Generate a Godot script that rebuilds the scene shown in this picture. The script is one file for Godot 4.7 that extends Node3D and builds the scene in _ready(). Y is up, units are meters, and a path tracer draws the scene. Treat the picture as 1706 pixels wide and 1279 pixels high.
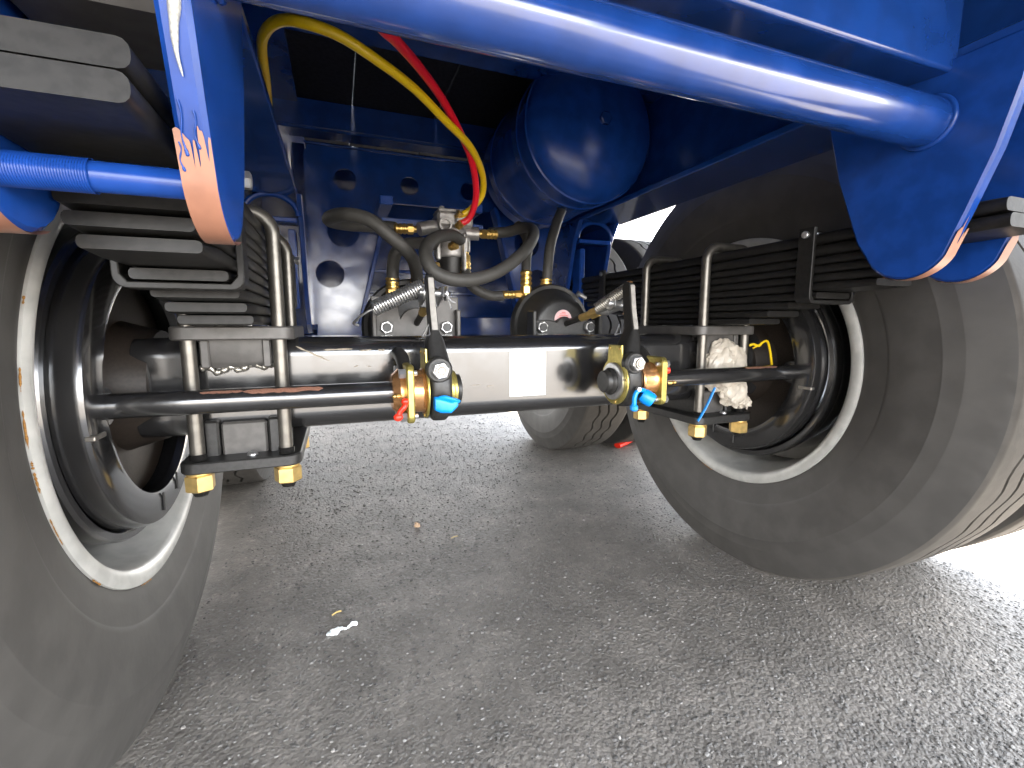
extends Node3D

const AX := 0.505          # height of the axle centre line
const SPX := 0.463         # leaf spring centre line, left and right
const CAMZ := 0.16         # camshaft behind the axle
const CAMY := 0.497

var M := {}
var rng := RandomNumberGenerator.new()


func V(x: float, y: float, z: float) -> Vector3:
	return Vector3(x, y, z)


# ------------------------------------------------------------------ mesh builder
class MB:
	var t := PackedVector3Array()

	func tri(a: Vector3, b: Vector3, c: Vector3) -> void:
		t.append(a); t.append(b); t.append(c)

	func quad(a: Vector3, b: Vector3, c: Vector3, d: Vector3) -> void:
		tri(a, b, c); tri(a, c, d)

	# turn every triangle added since «from» so that the shape faces outwards
	func orient(from: int) -> void:
		var c := Vector3.ZERO
		var n := t.size() - from
		if n == 0:
			return
		for i in range(from, t.size()):
			c += t[i]
		c /= n
		var vol := 0.0
		for i in range(from, t.size(), 3):
			vol += (t[i] - c).dot((t[i + 2] - c).cross(t[i + 1] - c))
		if vol < 0.0:
			for i in range(from, t.size(), 3):
				var k := t[i + 1]
				t[i + 1] = t[i + 2]
				t[i + 2] = k

	func corner(c: Vector3, h: Vector3, b: Basis, bev: float, sx: float, sy: float, sz: float, ax: int) -> Vector3:
		var v := Vector3(sx * h.x, sy * h.y, sz * h.z)
		var s3 := [sx, sy, sz]
		for k in 3:
			if k != ax:
				v[k] -= s3[k] * bev
		return c + b * v

	func box(c: Vector3, s: Vector3, bev := 0.002, b := Basis()) -> MB:
		var st := t.size()
		var h := s / 2.0
		bev = minf(bev, minf(h.x, minf(h.y, h.z)) * 0.9)
		for ax in 3:
			var u := (ax + 1) % 3
			var w := (ax + 2) % 3
			for sg in [-1.0, 1.0]:
				var q: Array[Vector3] = []
				for k in [[-1.0, -1.0], [1.0, -1.0], [1.0, 1.0], [-1.0, 1.0]]:
					var s3 := [0.0, 0.0, 0.0]
					s3[ax] = sg; s3[u] = k[0]; s3[w] = k[1]
					q.append(corner(c, h, b, bev, s3[0], s3[1], s3[2], ax))
				if sg < 0:
					q.reverse()
				quad(q[0], q[3], q[2], q[1])
		for ax in 3:                                    # edges along ax
			var u := (ax + 1) % 3
			var w := (ax + 2) % 3
			for k in [[-1.0, -1.0], [1.0, -1.0], [1.0, 1.0], [-1.0, 1.0]]:
				var a3 := [0.0, 0.0, 0.0]
				var b3 := [0.0, 0.0, 0.0]
				a3[ax] = -1.0; b3[ax] = 1.0
				a3[u] = k[0]; b3[u] = k[0]; a3[w] = k[1]; b3[w] = k[1]
				var p1: Vector3 = corner(c, h, b, bev, a3[0], a3[1], a3[2], u)
				var p2: Vector3 = corner(c, h, b, bev, b3[0], b3[1], b3[2], u)
				var p3: Vector3 = corner(c, h, b, bev, b3[0], b3[1], b3[2], w)
				var p4: Vector3 = corner(c, h, b, bev, a3[0], a3[1], a3[2], w)
				if k[0] * k[1] > 0:
					quad(p1, p4, p3, p2)
				else:
					quad(p1, p2, p3, p4)
		for sx in [-1.0, 1.0]:
			for sy in [-1.0, 1.0]:
				for sz in [-1.0, 1.0]:
					var a: Vector3 = corner(c, h, b, bev, sx, sy, sz, 0)
					var d: Vector3 = corner(c, h, b, bev, sx, sy, sz, 1)
					var e: Vector3 = corner(c, h, b, bev, sx, sy, sz, 2)
					if sx * sy * sz > 0:
						tri(a, e, d)
					else:
						tri(a, d, e)
		orient(st)
		return self

	# zigzag of the tread grooves and notches of the shoulder
	func tread(an: float, kind: int, q: Vector2) -> Vector2:
		var ph := an * 34.0 / TAU
		var f := ph - floorf(ph)
		if kind == 1 or kind == 2:
			q.x += 0.0055 * clampf((absf(f - 0.5) * 4.0 - 1.0) * 1.7, -1, 1)
		elif kind == 3 and fposmod(f * 2.0, 1.0) < 0.1:
			q.y -= 0.003
		return q

	# profile: (distance along the axis, radius)
	func lathe(prof: PackedVector2Array, o: Vector3, axis: Vector3, segs := 24, kinds := PackedInt32Array(), a0 := 0.0, a1 := TAU) -> MB:
		var st := t.size()
		axis = axis.normalized()
		var u := axis.cross(Vector3.UP if absf(axis.y) < 0.9 else Vector3.RIGHT).normalized()
		var w := axis.cross(u)
		var rings := []
		for i in segs + 1:
			var an := a0 + (a1 - a0) * (i % segs if is_equal_approx(a1 - a0, TAU) else i) / segs
			var d := u * cos(an) + w * sin(an)
			var ring := PackedVector3Array()
			for k in prof.size():
				var q: Vector2 = tread(an, kinds[k], prof[k]) if kinds.size() else prof[k]
				ring.append(o + axis * q.x + d * q.y)
			rings.append(ring)
		for i in segs:
			var a: PackedVector3Array = rings[i]
			var b: PackedVector3Array = rings[i + 1]
			for k in prof.size() - 1:
				if a[k].distance_squared_to(b[k]) < 1e-14:
					tri(a[k], b[k + 1], a[k + 1])
				elif a[k + 1].distance_squared_to(b[k + 1]) < 1e-14:
					tri(a[k], b[k], a[k + 1])
				else:
					quad(a[k], b[k], b[k + 1], a[k + 1])
		orient(st)
		return self

	func rod(a: Vector3, b: Vector3, r: float, segs := 20, ch := 0.001) -> MB:
		var l := a.distance_to(b)
		return lathe(PackedVector2Array([Vector2(0, 0), Vector2(0, r - ch), Vector2(ch, r), Vector2(l - ch, r), Vector2(l, r - ch), Vector2(l, 0)]), a, b - a, segs)

	func nut(c: Vector3, axis: Vector3, flats: float, h: float, turn := 0.0) -> MB:
		var r := flats / 1.732
		return lathe(PackedVector2Array([Vector2(-h / 2, 0), Vector2(-h / 2, r * 0.86), Vector2(-h / 2 + r * 0.1, r), Vector2(h / 2 - r * 0.1, r), Vector2(h / 2, r * 0.86), Vector2(h / 2, 0)]), c, axis, 6, PackedInt32Array(), turn, turn + TAU)

	func tube(p: PackedVector3Array, r: float, segs := 12, radii := PackedFloat32Array(), caps := true, squash := 1.0) -> MB:
		var st := t.size()
		var n := p.size()
		var tang := (p[1] - p[0]).normalized()
		var u := tang.cross(Vector3.UP if absf(tang.y) < 0.9 else Vector3.RIGHT).normalized()
		var rings := []
		for i in n:
			var t2 := (p[mini(i + 1, n - 1)] - p[maxi(i - 1, 0)]).normalized()
			u = (u - t2 * u.dot(t2)).normalized()
			var w := t2.cross(u)
			var rr := radii[i] if radii.size() else r
			var ring := PackedVector3Array()
			for k in segs:
				var an := TAU * k / segs
				ring.append(p[i] + (u * cos(an) + w * sin(an) * squash) * rr)
			rings.append(ring)
		for i in n - 1:
			for k in segs:
				var k2 := (k + 1) % segs
				quad(rings[i][k], rings[i][k2], rings[i + 1][k2], rings[i + 1][k])
		if caps:
			for k in segs:
				var k2 := (k + 1) % segs
				tri(p[0], rings[0][k2], rings[0][k])
				tri(p[n - 1], rings[n - 1][k], rings[n - 1][k2])
		# orientation of a swept tube is known: test against the first ring
		var a := t[st]
		var nrm := (t[st + 2] - a).cross(t[st + 1] - a)
		if nrm.dot(a - p[0]) < 0:
			for i in range(st, t.size(), 3):
				var k := t[i + 1]
				t[i + 1] = t[i + 2]
				t[i + 2] = k
		return self

	func put(o: Vector3, b: Basis, q: Vector2, z: float) -> Vector3:
		return o + b.x * q.x + b.y * q.y + b.z * z

	# outline in the plane of b.x and b.y, thickness along b.z
	func prism(outline: PackedVector2Array, o: Vector3, b: Basis, th: float, bev := 0.0015) -> MB:
		var st := t.size()
		var n := outline.size()
		if Geometry2D.is_polygon_clockwise(outline):
			outline = outline.duplicate()
			outline.reverse()
		var inn := PackedVector2Array()
		for i in n:
			var e0 := (outline[i] - outline[(i + n - 1) % n]).normalized()
			var e1 := (outline[(i + 1) % n] - outline[i]).normalized()
			var n0 := Vector2(-e0.y, e0.x)
			var n1 := Vector2(-e1.y, e1.x)
			var m := n0 + n1
			m = m / maxf(0.5, m.dot(n0)) if m.length() > 0.01 else n0
			inn.append(outline[i] + m * bev)
		var idx := Geometry2D.triangulate_polygon(inn)
		for i in range(0, idx.size(), 3):
			tri(put(o, b, inn[idx[i]], 0.0), put(o, b, inn[idx[i + 1]], 0.0), put(o, b, inn[idx[i + 2]], 0.0))
			tri(put(o, b, inn[idx[i]], th), put(o, b, inn[idx[i + 2]], th), put(o, b, inn[idx[i + 1]], th))
			# fix the cap's winding against its side
			var q := t.size() - 6
			var nn := (t[q + 2] - t[q]).cross(t[q + 1] - t[q])
			if nn.dot(b.z) > 0:
				for s in [q, q + 3]:
					var k := t[s + 1]
					t[s + 1] = t[s + 2]
					t[s + 2] = k
		var side := t.size()
		for i in n:
			var j := (i + 1) % n
			var lv := [[inn[i], inn[j], 0.0], [outline[i], outline[j], bev], [outline[i], outline[j], th - bev], [inn[i], inn[j], th]]
			for s in 3:
				var a: Vector3 = put(o, b, lv[s][0], lv[s][2])
				var c: Vector3 = put(o, b, lv[s][1], lv[s][2])
				var d: Vector3 = put(o, b, lv[s + 1][1], lv[s + 1][2])
				var e: Vector3 = put(o, b, lv[s + 1][0], lv[s + 1][2])
				var out2 := outline[j] - outline[i]
				var outw := b.x * out2.y - b.y * out2.x
				var nn := (d - a).cross(c - a)
				if nn.dot(outw) < 0:
					quad(a, e, d, c)
				else:
					quad(a, c, d, e)
		return self

	# sections: [centre, size along u, size along v]; rounded rectangles joined along the way
	func loft(secs: Array, u: Vector3, v: Vector3, rnd := 0.35, per := 4) -> MB:
		var st := t.size()
		var rings := []
		for s in secs:
			var ring := PackedVector3Array()
			var r: float = minf(s[1], s[2]) * rnd
			for q in 4:
				var cx: float = (s[1] / 2 - r) * [1, -1, -1, 1][q]
				var cy: float = (s[2] / 2 - r) * [1, 1, -1, -1][q]
				for k in per:
					var an: float = PI / 2 * q + PI / 2 * k / (per - 1)
					ring.append(s[0] + u * (cx + cos(an) * r) + v * (cy + sin(an) * r))
			rings.append(ring)
		var n: int = rings[0].size()
		for i in rings.size() - 1:
			for k in n:
				var k2 := (k + 1) % n
				quad(rings[i][k], rings[i][k2], rings[i + 1][k2], rings[i + 1][k])
		for k in n:
			var k2 := (k + 1) % n
			tri(secs[0][0], rings[0][k2], rings[0][k])
			tri(secs[-1][0], rings[-1][k], rings[-1][k2])
		orient(st)
		return self

	func ball(c: Vector3, r: Vector3, segs := 16, noise: FastNoiseLite = null, amp := 0.0) -> MB:
		var st := t.size()
		var rows := []
		for i in segs / 2 + 1:
			var row := PackedVector3Array()
			var ph := PI * i / (segs / 2)
			for k in segs:
				var an := TAU * k / segs
				var d := Vector3(sin(ph) * cos(an), cos(ph), sin(ph) * sin(an))
				if i == 0 or i == segs / 2:
					d = Vector3(0, cos(ph), 0)
				var p := d * r
				if noise:
					p *= 1.0 + amp * noise.get_noise_3dv(d * 40.0)
				row.append(c + p)
			rows.append(row)
		for i in segs / 2:
			for k in segs:
				var k2 := (k + 1) % segs
				if i == 0:
					tri(rows[0][0], rows[1][k], rows[1][k2])
				elif i == segs / 2 - 1:
					tri(rows[i][k], rows[i + 1][0], rows[i][k2])
				else:
					quad(rows[i][k], rows[i + 1][k], rows[i + 1][k2], rows[i][k2])
		orient(st)
		return self

	func mesh(crease := 38.0) -> ArrayMesh:
		var n := t.size() / 3
		var fn := PackedVector3Array()
		fn.resize(n)
		var at := {}
		var keys := []
		keys.resize(t.size())
		for f in n:
			var a := t[f * 3]
			fn[f] = (t[f * 3 + 2] - a).cross(t[f * 3 + 1] - a)
			for c in 3:
				var key := Vector3i((t[f * 3 + c] * 40000.0).round())
				keys[f * 3 + c] = key
				if at.has(key):
					at[key].append(f)
				else:
					at[key] = [f]
		var nr := PackedVector3Array()
		nr.resize(t.size())
		var cc := cos(deg_to_rad(crease))
		var un := PackedVector3Array()
		un.resize(n)
		for f in n:
			un[f] = fn[f].normalized()
		for i in t.size():
			var f := i / 3
			var s := Vector3.ZERO
			for g in at[keys[i]]:
				if un[g].dot(un[f]) > cc:
					s += fn[g]
			nr[i] = s.normalized() if s.length_squared() > 0 else Vector3.UP
		var arr := []
		arr.resize(Mesh.ARRAY_MAX)
		arr[Mesh.ARRAY_VERTEX] = t
		arr[Mesh.ARRAY_NORMAL] = nr
		var m := ArrayMesh.new()
		m.add_surface_from_arrays(Mesh.PRIMITIVE_TRIANGLES, arr)
		return m


# ------------------------------------------------------------------ objects
func spline(p: Array, per := 6) -> PackedVector3Array:
	var out := PackedVector3Array()
	for i in p.size() - 1:
		var a: Vector3 = p[maxi(i - 1, 0)]
		var b: Vector3 = p[i]
		var c: Vector3 = p[i + 1]
		var d: Vector3 = p[mini(i + 2, p.size() - 1)]
		for k in per:
			out.append(b.cubic_interpolate(c, a, d, float(k) / per))
	out.append(p[-1])
	return out


func numbered(called: String) -> String:
	if not has_node(NodePath(called)):
		return called
	var k := 1
	while has_node(NodePath("%s_%03d" % [called, k])):
		k += 1
	return "%s_%03d" % [called, k]


func thing(called: String, label: String, category: String, at := Vector3.ZERO, group := "") -> Node3D:
	var o := Node3D.new()
	o.name = numbered(called)
	add_child(o)
	o.position = at
	tag(o, label, category, group)
	return o


func tag(o: Node3D, label: String, category: String, group := "") -> void:
	o.set_meta("label", label)
	o.set_meta("category", category)
	if group:
		o.set_meta("group", group)


# geometry is given in world coordinates while the thing stands unturned
func part(parent: Node3D, called: String, mb: MB, mat: Material, crease := 38.0, label := "") -> MeshInstance3D:
	var o := MeshInstance3D.new()
	o.name = called
	o.mesh = mb.mesh(crease)
	o.material_override = null
	for i in o.mesh.get_surface_count():
		o.mesh.surface_set_material(i, mat)
	parent.add_child(o, true)
	var g := Vector3.ZERO
	var q: Node = parent
	while q != self:
		g += (q as Node3D).position
		q = q.get_parent()
	o.position = -g
	if label:
		o.set_meta("label", label)
	return o


func solo(called: String, label: String, category: String, mb: MB, mat: Material, at := Vector3.ZERO, group := "", crease := 38.0) -> MeshInstance3D:
	var o := MeshInstance3D.new()
	o.name = numbered(called)
	for i in mb.t.size():
		mb.t[i] -= at
	o.mesh = mb.mesh(crease)
	o.mesh.surface_set_material(0, mat)
	add_child(o)
	o.position = at
	tag(o, label, category, group)
	return o


func dup(src: Node3D, shift: Vector3, label: String, group := "", turn := 0.0) -> Node3D:
	var o := src.duplicate() as Node3D
	o.name = numbered(String(src.name).rstrip("0123456789").rstrip("_"))
	add_child(o)
	o.position = src.position + shift
	o.rotation.y = src.rotation.y + turn
	o.set_meta("label", label)
	if group:
		o.set_meta("group", group)
	return o


# ------------------------------------------------------------------ materials
func noise_tex(type: int, freq: float, size := 512, lo := 0.6, hi := 1.0, normal := 0.0, seed_ := 1, oct := 4, p0 := 0.0, p1 := 1.0) -> NoiseTexture2D:
	var n := FastNoiseLite.new()
	n.noise_type = type
	n.frequency = freq
	n.seed = seed_
	n.fractal_octaves = oct
	var t := NoiseTexture2D.new()
	t.width = size
	t.height = size
	t.seamless = true
	t.noise = n
	if normal > 0.0:
		t.as_normal_map = true
		t.bump_strength = normal
	else:
		var g := Gradient.new()
		g.offsets = PackedFloat32Array([p0, p1])
		g.colors = PackedColorArray([Color(lo, lo, lo), Color(hi, hi, hi)])
		t.color_ramp = g
	return t


func mat(called: String, srgb: Color, rough: float, metal := 0.0, spec := 0.5, mottle: Texture2D = null, scale := 4.0, bump: Texture2D = null, bump_cm := 0.0) -> StandardMaterial3D:
	var m := StandardMaterial3D.new()
	m.resource_name = called
	m.albedo_color = srgb
	m.roughness = rough
	m.metallic = metal
	m.metallic_specular = spec
	m.uv1_triplanar = true
	m.uv1_scale = Vector3.ONE * scale
	if mottle:
		m.albedo_texture = mottle
	if bump:
		m.heightmap_enabled = true
		m.heightmap_texture = bump
		m.heightmap_scale = bump_cm
	M[called] = m
	return m


func make_materials() -> void:
	var cloud := noise_tex(FastNoiseLite.TYPE_SIMPLEX_SMOOTH, 0.012, 512, 0.9, 1.0, 0.0, 3, 5, 0.3, 0.7)
	var specks := noise_tex(FastNoiseLite.TYPE_SIMPLEX, 0.05, 512, 0.8, 1.0, 0.0, 5, 5, 0.25, 0.6)
	var grain := noise_tex(FastNoiseLite.TYPE_SIMPLEX, 0.05, 512, 0.0, 1.0, 0.0, 7, 4)
	var peel := noise_tex(FastNoiseLite.TYPE_SIMPLEX_SMOOTH, 0.02, 512, 0.0, 1.0, 0.0, 9, 3)
	var rough_map := noise_tex(FastNoiseLite.TYPE_SIMPLEX_SMOOTH, 0.015, 512, 0.65, 1.0, 0.0, 13, 5, 0.3, 0.7)
	mat("blue_paint", Color(0.09, 0.235, 0.51), 0.26, 0.0, 0.6, cloud, 2.2, peel, 0.006)
	M.blue_paint.roughness_texture = rough_map
	M.blue_paint.clearcoat_enabled = true
	M.blue_paint.clearcoat = 0.6
	M.blue_paint.clearcoat_roughness = 0.1
	mat("blue_wet", Color(0.09, 0.245, 0.54), 0.24, 0.0, 0.42, cloud, 3.0, peel, 0.006)
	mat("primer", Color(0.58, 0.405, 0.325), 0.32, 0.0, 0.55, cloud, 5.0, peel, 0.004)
	mat("black_paint", Color(0.125, 0.123, 0.125), 0.24, 0.0, 0.75, cloud, 3.0, peel, 0.006)
	M.black_paint.roughness_texture = rough_map
	M.black_paint.clearcoat_enabled = true
	M.black_paint.clearcoat = 1.0
	M.black_paint.clearcoat_roughness = 0.12
	mat("black_satin", Color(0.15, 0.147, 0.143), 0.42, 0.0, 0.5, specks, 4.0, grain, 0.008)
	mat("spring_steel", Color(0.12, 0.116, 0.112), 0.42, 0.0, 0.36, specks, 3.0, grain, 0.008)
	mat("plate_grey", Color(0.33, 0.32, 0.31), 0.45, 0.2, 0.5, cloud, 6.0, grain, 0.003)
	mat("dark_steel", Color(0.46, 0.445, 0.42), 0.36, 0.8, 0.5, cloud, 7.0)
	mat("bare_steel", Color(0.66, 0.64, 0.61), 0.34, 0.85, 0.5, cloud, 7.0)
	mat("zinc", Color(0.82, 0.82, 0.82), 0.28, 0.9, 0.5, cloud, 8.0)
	mat("brass_zinc", Color(0.88, 0.75, 0.48), 0.34, 0.75, 0.5, cloud, 9.0, grain, 0.004)
	mat("gold_plate", Color(0.76, 0.7, 0.4), 0.32, 0.8, 0.5, cloud, 12.0, grain, 0.004)
	mat("copper", Color(0.86, 0.64, 0.44), 0.26, 0.85, 0.5, cloud, 9.0)
	mat("brass", Color(0.85, 0.71, 0.42), 0.28, 0.85, 0.5, cloud, 9.0)
	mat("rim_silver", Color(0.72, 0.715, 0.695), 0.4, 0.15, 0.5, cloud, 3.0, peel, 0.004)
	mat("rubber", Color(0.272, 0.263, 0.252), 0.62, 0.0, 0.45, cloud, 2.0, grain, 0.012)
	mat("hose_rubber", Color(0.25, 0.245, 0.235), 0.55, 0.0, 0.45, cloud, 8.0, grain, 0.006)
	mat("tread_rubber", Color(0.305, 0.29, 0.272), 0.7, 0.0, 0.4, cloud, 4.0, grain, 0.01)
	mat("rust", Color(0.6, 0.43, 0.22), 0.7, 0.0, 0.3, specks, 12.0, grain, 0.02)
	mat("bare_patch", Color(0.5, 0.36, 0.3), 0.5, 0.0, 0.4, specks, 14.0, grain, 0.01)
	mat("scuff", Color(0.6, 0.56, 0.5), 0.7, 0.0, 0.3, specks, 14.0)
	mat("aluminium", Color(0.66, 0.65, 0.64), 0.42, 0.65, 0.5, cloud, 9.0, grain, 0.003)
	mat("red_hose", Color(0.85, 0.1, 0.17), 0.3, 0.0, 0.5)
	mat("yellow_hose", Color(0.84, 0.7, 0.06), 0.35, 0.0, 0.5)
	mat("cap_blue", Color(0.02, 0.52, 0.87), 0.35, 0.0, 0.5)
	mat("cap_red", Color(0.87, 0.18, 0.1), 0.35, 0.0, 0.5)
	mat("sticker", Color(0.92, 0.92, 0.91), 0.3, 0.0, 0.6)
	mat("label_print", Color(0.88, 0.74, 0.74), 0.4, 0.0, 0.5)
	mat("worn_steel", Color(0.66, 0.645, 0.62), 0.36, 0.3, 0.5, cloud, 9.0)
	mat("putty", Color(0.66, 0.66, 0.64), 0.35, 0.1, 0.5, specks, 14.0, grain, 0.01)
	mat("weld", Color(0.72, 0.7, 0.66), 0.3, 0.8, 0.5, specks, 20.0, grain, 0.01)
	mat("brown_inside", Color(0.17, 0.145, 0.125), 0.5, 0.1, 0.4, specks, 6.0, grain, 0.01)
	mat("paper_white", Color(0.86, 0.88, 0.88), 0.35, 0.0, 0.6)
	mat("straw", Color(0.75, 0.65, 0.4), 0.7)
	mat("dry_leaf", Color(0.62, 0.52, 0.42), 0.8)
	mat("wood_deck", Color(0.15, 0.15, 0.18), 0.7, 0.0, 0.3, specks, 2.0)
	var p := mat("plastic_film", Color(0.8, 0.76, 0.7, 0.86), 0.3, 0.0, 0.5, cloud, 9.0)
	p.transparency = BaseMaterial3D.TRANSPARENCY_ALPHA
	p.backlight_enabled = true
	p.backlight = Color(0.3, 0.28, 0.25)
	# asphalt: aggregate of two sizes, worn and stained in patches
	var g := StandardMaterial3D.new()
	g.resource_name = "asphalt"
	g.albedo_color = Color(1, 1, 1)
	var ag := noise_tex(FastNoiseLite.TYPE_CELLULAR, 0.035, 1024, 0.2, 0.5, 0.0, 21, 3, 0.0, 1.0)
	(ag.noise as FastNoiseLite).cellular_return_type = FastNoiseLite.RETURN_CELL_VALUE
	(ag.noise as FastNoiseLite).fractal_type = FastNoiseLite.FRACTAL_FBM
	var gr := Gradient.new()
	gr.offsets = PackedFloat32Array([0.0, 0.3, 0.62, 0.85, 1.0])
	gr.colors = PackedColorArray([Color(0.4, 0.38, 0.355), Color(0.445, 0.424, 0.398), Color(0.462, 0.441, 0.414), Color(0.5, 0.476, 0.447), Color(0.62, 0.59, 0.55)])
	ag.color_ramp = gr
	g.albedo_texture = ag
	g.roughness = 0.62
	g.metallic_specular = 0.5
	g.uv1_triplanar = true
	g.uv1_world_triplanar = true
	g.uv1_scale = Vector3.ONE * 2.3
	var hb := noise_tex(FastNoiseLite.TYPE_CELLULAR, 0.05, 1024, 1.0, 0.0, 0.0, 22, 2)
	(hb.noise as FastNoiseLite).cellular_return_type = FastNoiseLite.RETURN_DISTANCE
	g.heightmap_enabled = true
	g.heightmap_texture = hb
	g.heightmap_scale = 0.2
	g.detail_enabled = true
	g.detail_blend_mode = BaseMaterial3D.BLEND_MODE_MUL
	g.detail_albedo = noise_tex(FastNoiseLite.TYPE_SIMPLEX, 0.008, 1024, 0.88, 1.0, 0.0, 23, 6, 0.25, 0.7)
	g.detail_uv_layer = BaseMaterial3D.DETAIL_UV_2
	g.uv2_triplanar = true
	g.uv2_world_triplanar = true
	g.uv2_scale = Vector3.ONE * 0.55
	M.asphalt = g


# ------------------------------------------------------------------ the place
func _ready() -> void:
	rng.seed = 11
	var cam := Camera3D.new()
	cam.name = "camera"
	cam.fov = 80.15
	cam.near = 0.02
	cam.far = 400.0
	add_child(cam)
	cam.position = V(-0.3213, 0.5995, 0.8705)
	cam.rotation = V(-0.1294, -0.362, 0.0)
	cam.rotation_order = EULER_ORDER_YXZ
	cam.current = true

	var we := WorldEnvironment.new()
	we.name = "environment"
	var env := Environment.new()
	env.background_mode = Environment.BG_SKY
	var sm := ProceduralSkyMaterial.new()
	sm.sky_top_color = Color(0.8, 0.84, 0.9)
	sm.sky_horizon_color = Color(0.98, 0.97, 0.95)
	sm.sky_curve = 0.2
	sm.ground_bottom_color = Color(0.3, 0.29, 0.28)
	sm.ground_horizon_color = Color(0.8, 0.8, 0.8)
	sm.energy_multiplier = 1.25
	var sky := Sky.new()
	sky.sky_material = sm
	env.sky = sky
	env.tonemap_mode = Environment.TONE_MAPPER_LINEAR
	env.tonemap_exposure = 15.0
	env.sdfgi_enabled = true
	env.ssao_enabled = true
	env.ssil_enabled = true
	we.environment = env
	add_child(we)

	var sun := DirectionalLight3D.new()
	sun.name = "sun"
	sun.light_energy = 1.6
	sun.light_color = Color(1.0, 0.95, 0.87)
	sun.light_angular_distance = 0.5
	sun.shadow_enabled = true
	add_child(sun)
	sun.look_at_from_position(V(4, 9, -3.5), Vector3.ZERO)

	make_materials()
	build_ground()
	build_sky_blocker()
	build_trailer()
	build_axles()
	build_wheels()
	build_springs()
	build_brakes()
	build_air()
	build_small()


# unseen box added to keep the sky off the left side
func build_sky_blocker() -> void:
	var t := thing("added_sky_blocker", "unseen grey box added on the left to block the sky", "trailer", V(-2.9, 0, 0))
	var b := MB.new()
	b.box(V(-4.1, 2.1, -1.5), V(2.4, 2.6, 11.0), 0.02)
	part(t, "blocker_box", b, M.plate_grey)
	var k := MB.new()
	k.box(V(-2.88, 0.62, -1.5), V(0.03, 0.5, 8.0), 0.01)
	part(t, "blocker_panel", k, M.plate_grey)


func build_ground() -> void:
	var o := MeshInstance3D.new()
	o.name = "ground"
	var pm := PlaneMesh.new()
	pm.size = Vector2(500, 500)
	pm.material = M.asphalt
	o.mesh = pm
	o.set_meta("kind", "structure")
	o.set_meta("label", "dark grey asphalt yard surface under the trailer")
	add_child(o)
	# loose grit pressed into the surface
	var s := MB.new()
	s.ball(Vector3.ZERO, V(1, 0.6, 1), 6)
	var mm := MultiMesh.new()
	mm.transform_format = MultiMesh.TRANSFORM_3D
	mm.use_colors = true
	mm.mesh = s.mesh(20)
	var gm := StandardMaterial3D.new()
	gm.resource_name = "grit"
	gm.vertex_color_use_as_albedo = true
	gm.roughness = 0.6
	(mm.mesh as ArrayMesh).surface_set_material(0, gm)
	var n := 60000
	mm.instance_count = n
	for i in n:
		var f := rng.randf()
		var z := 0.62 - 3.2 * f * f
		var x := rng.randf_range(-0.62, 0.9 + 1.3 * f)
		var r := 0.0010 + 0.0026 * pow(rng.randf(), 3.0)
		var b := Basis.from_euler(V(rng.randf() * 0.6, rng.randf() * TAU, rng.randf() * 0.6)).scaled(V(r * rng.randf_range(0.8, 1.5), r * rng.randf_range(0.6, 1.0), r))
		mm.set_instance_transform(i, Transform3D(b, V(x, r * rng.randf_range(-0.15, 0.25), z)))
		var k := 0.045 + 0.1 * rng.randf() + (0.22 * rng.randf() if rng.randf() < 0.025 else 0.0)
		mm.set_instance_color(i, Color(k * 1.06, k, k * 0.92))
	var g := MultiMeshInstance3D.new()
	g.name = "grit"
	g.multimesh = mm
	g.set_meta("kind", "stuff")
	g.set_meta("label", "fine stone grit set in the asphalt surface")
	g.set_meta("category", "grit")
	add_child(g)


# side view outlines are (distance behind the axle, height)
func arc_pts(c: Vector2, r: float, a0: float, a1: float, n: int) -> PackedVector2Array:
	var o := PackedVector2Array()
	for i in n + 1:
		var a := lerpf(a0, a1, float(i) / n)
		o.append(c + Vector2(cos(a), sin(a)) * r)
	return o


func rear_hanger_outline() -> PackedVector2Array:
	var o := PackedVector2Array([Vector2(0.575, 0.92), Vector2(0.33, 0.92), Vector2(0.352, 0.89), Vector2(0.372, 0.81), Vector2(0.407, 0.715)])
	o.append_array(arc_pts(Vector2(0.47, 0.712), 0.052, PI + 0.42, TAU - 0.55, 9))
	o.append_array(PackedVector2Array([Vector2(0.532, 0.735), Vector2(0.553, 0.80), Vector2(0.568, 0.867)]))
	return o


const SIDE := Basis(Vector3(0, 0, 1), Vector3(0, 1, 0), Vector3(-1, 0, 0))   # outline x -> world z, thickness -> -x


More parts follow.
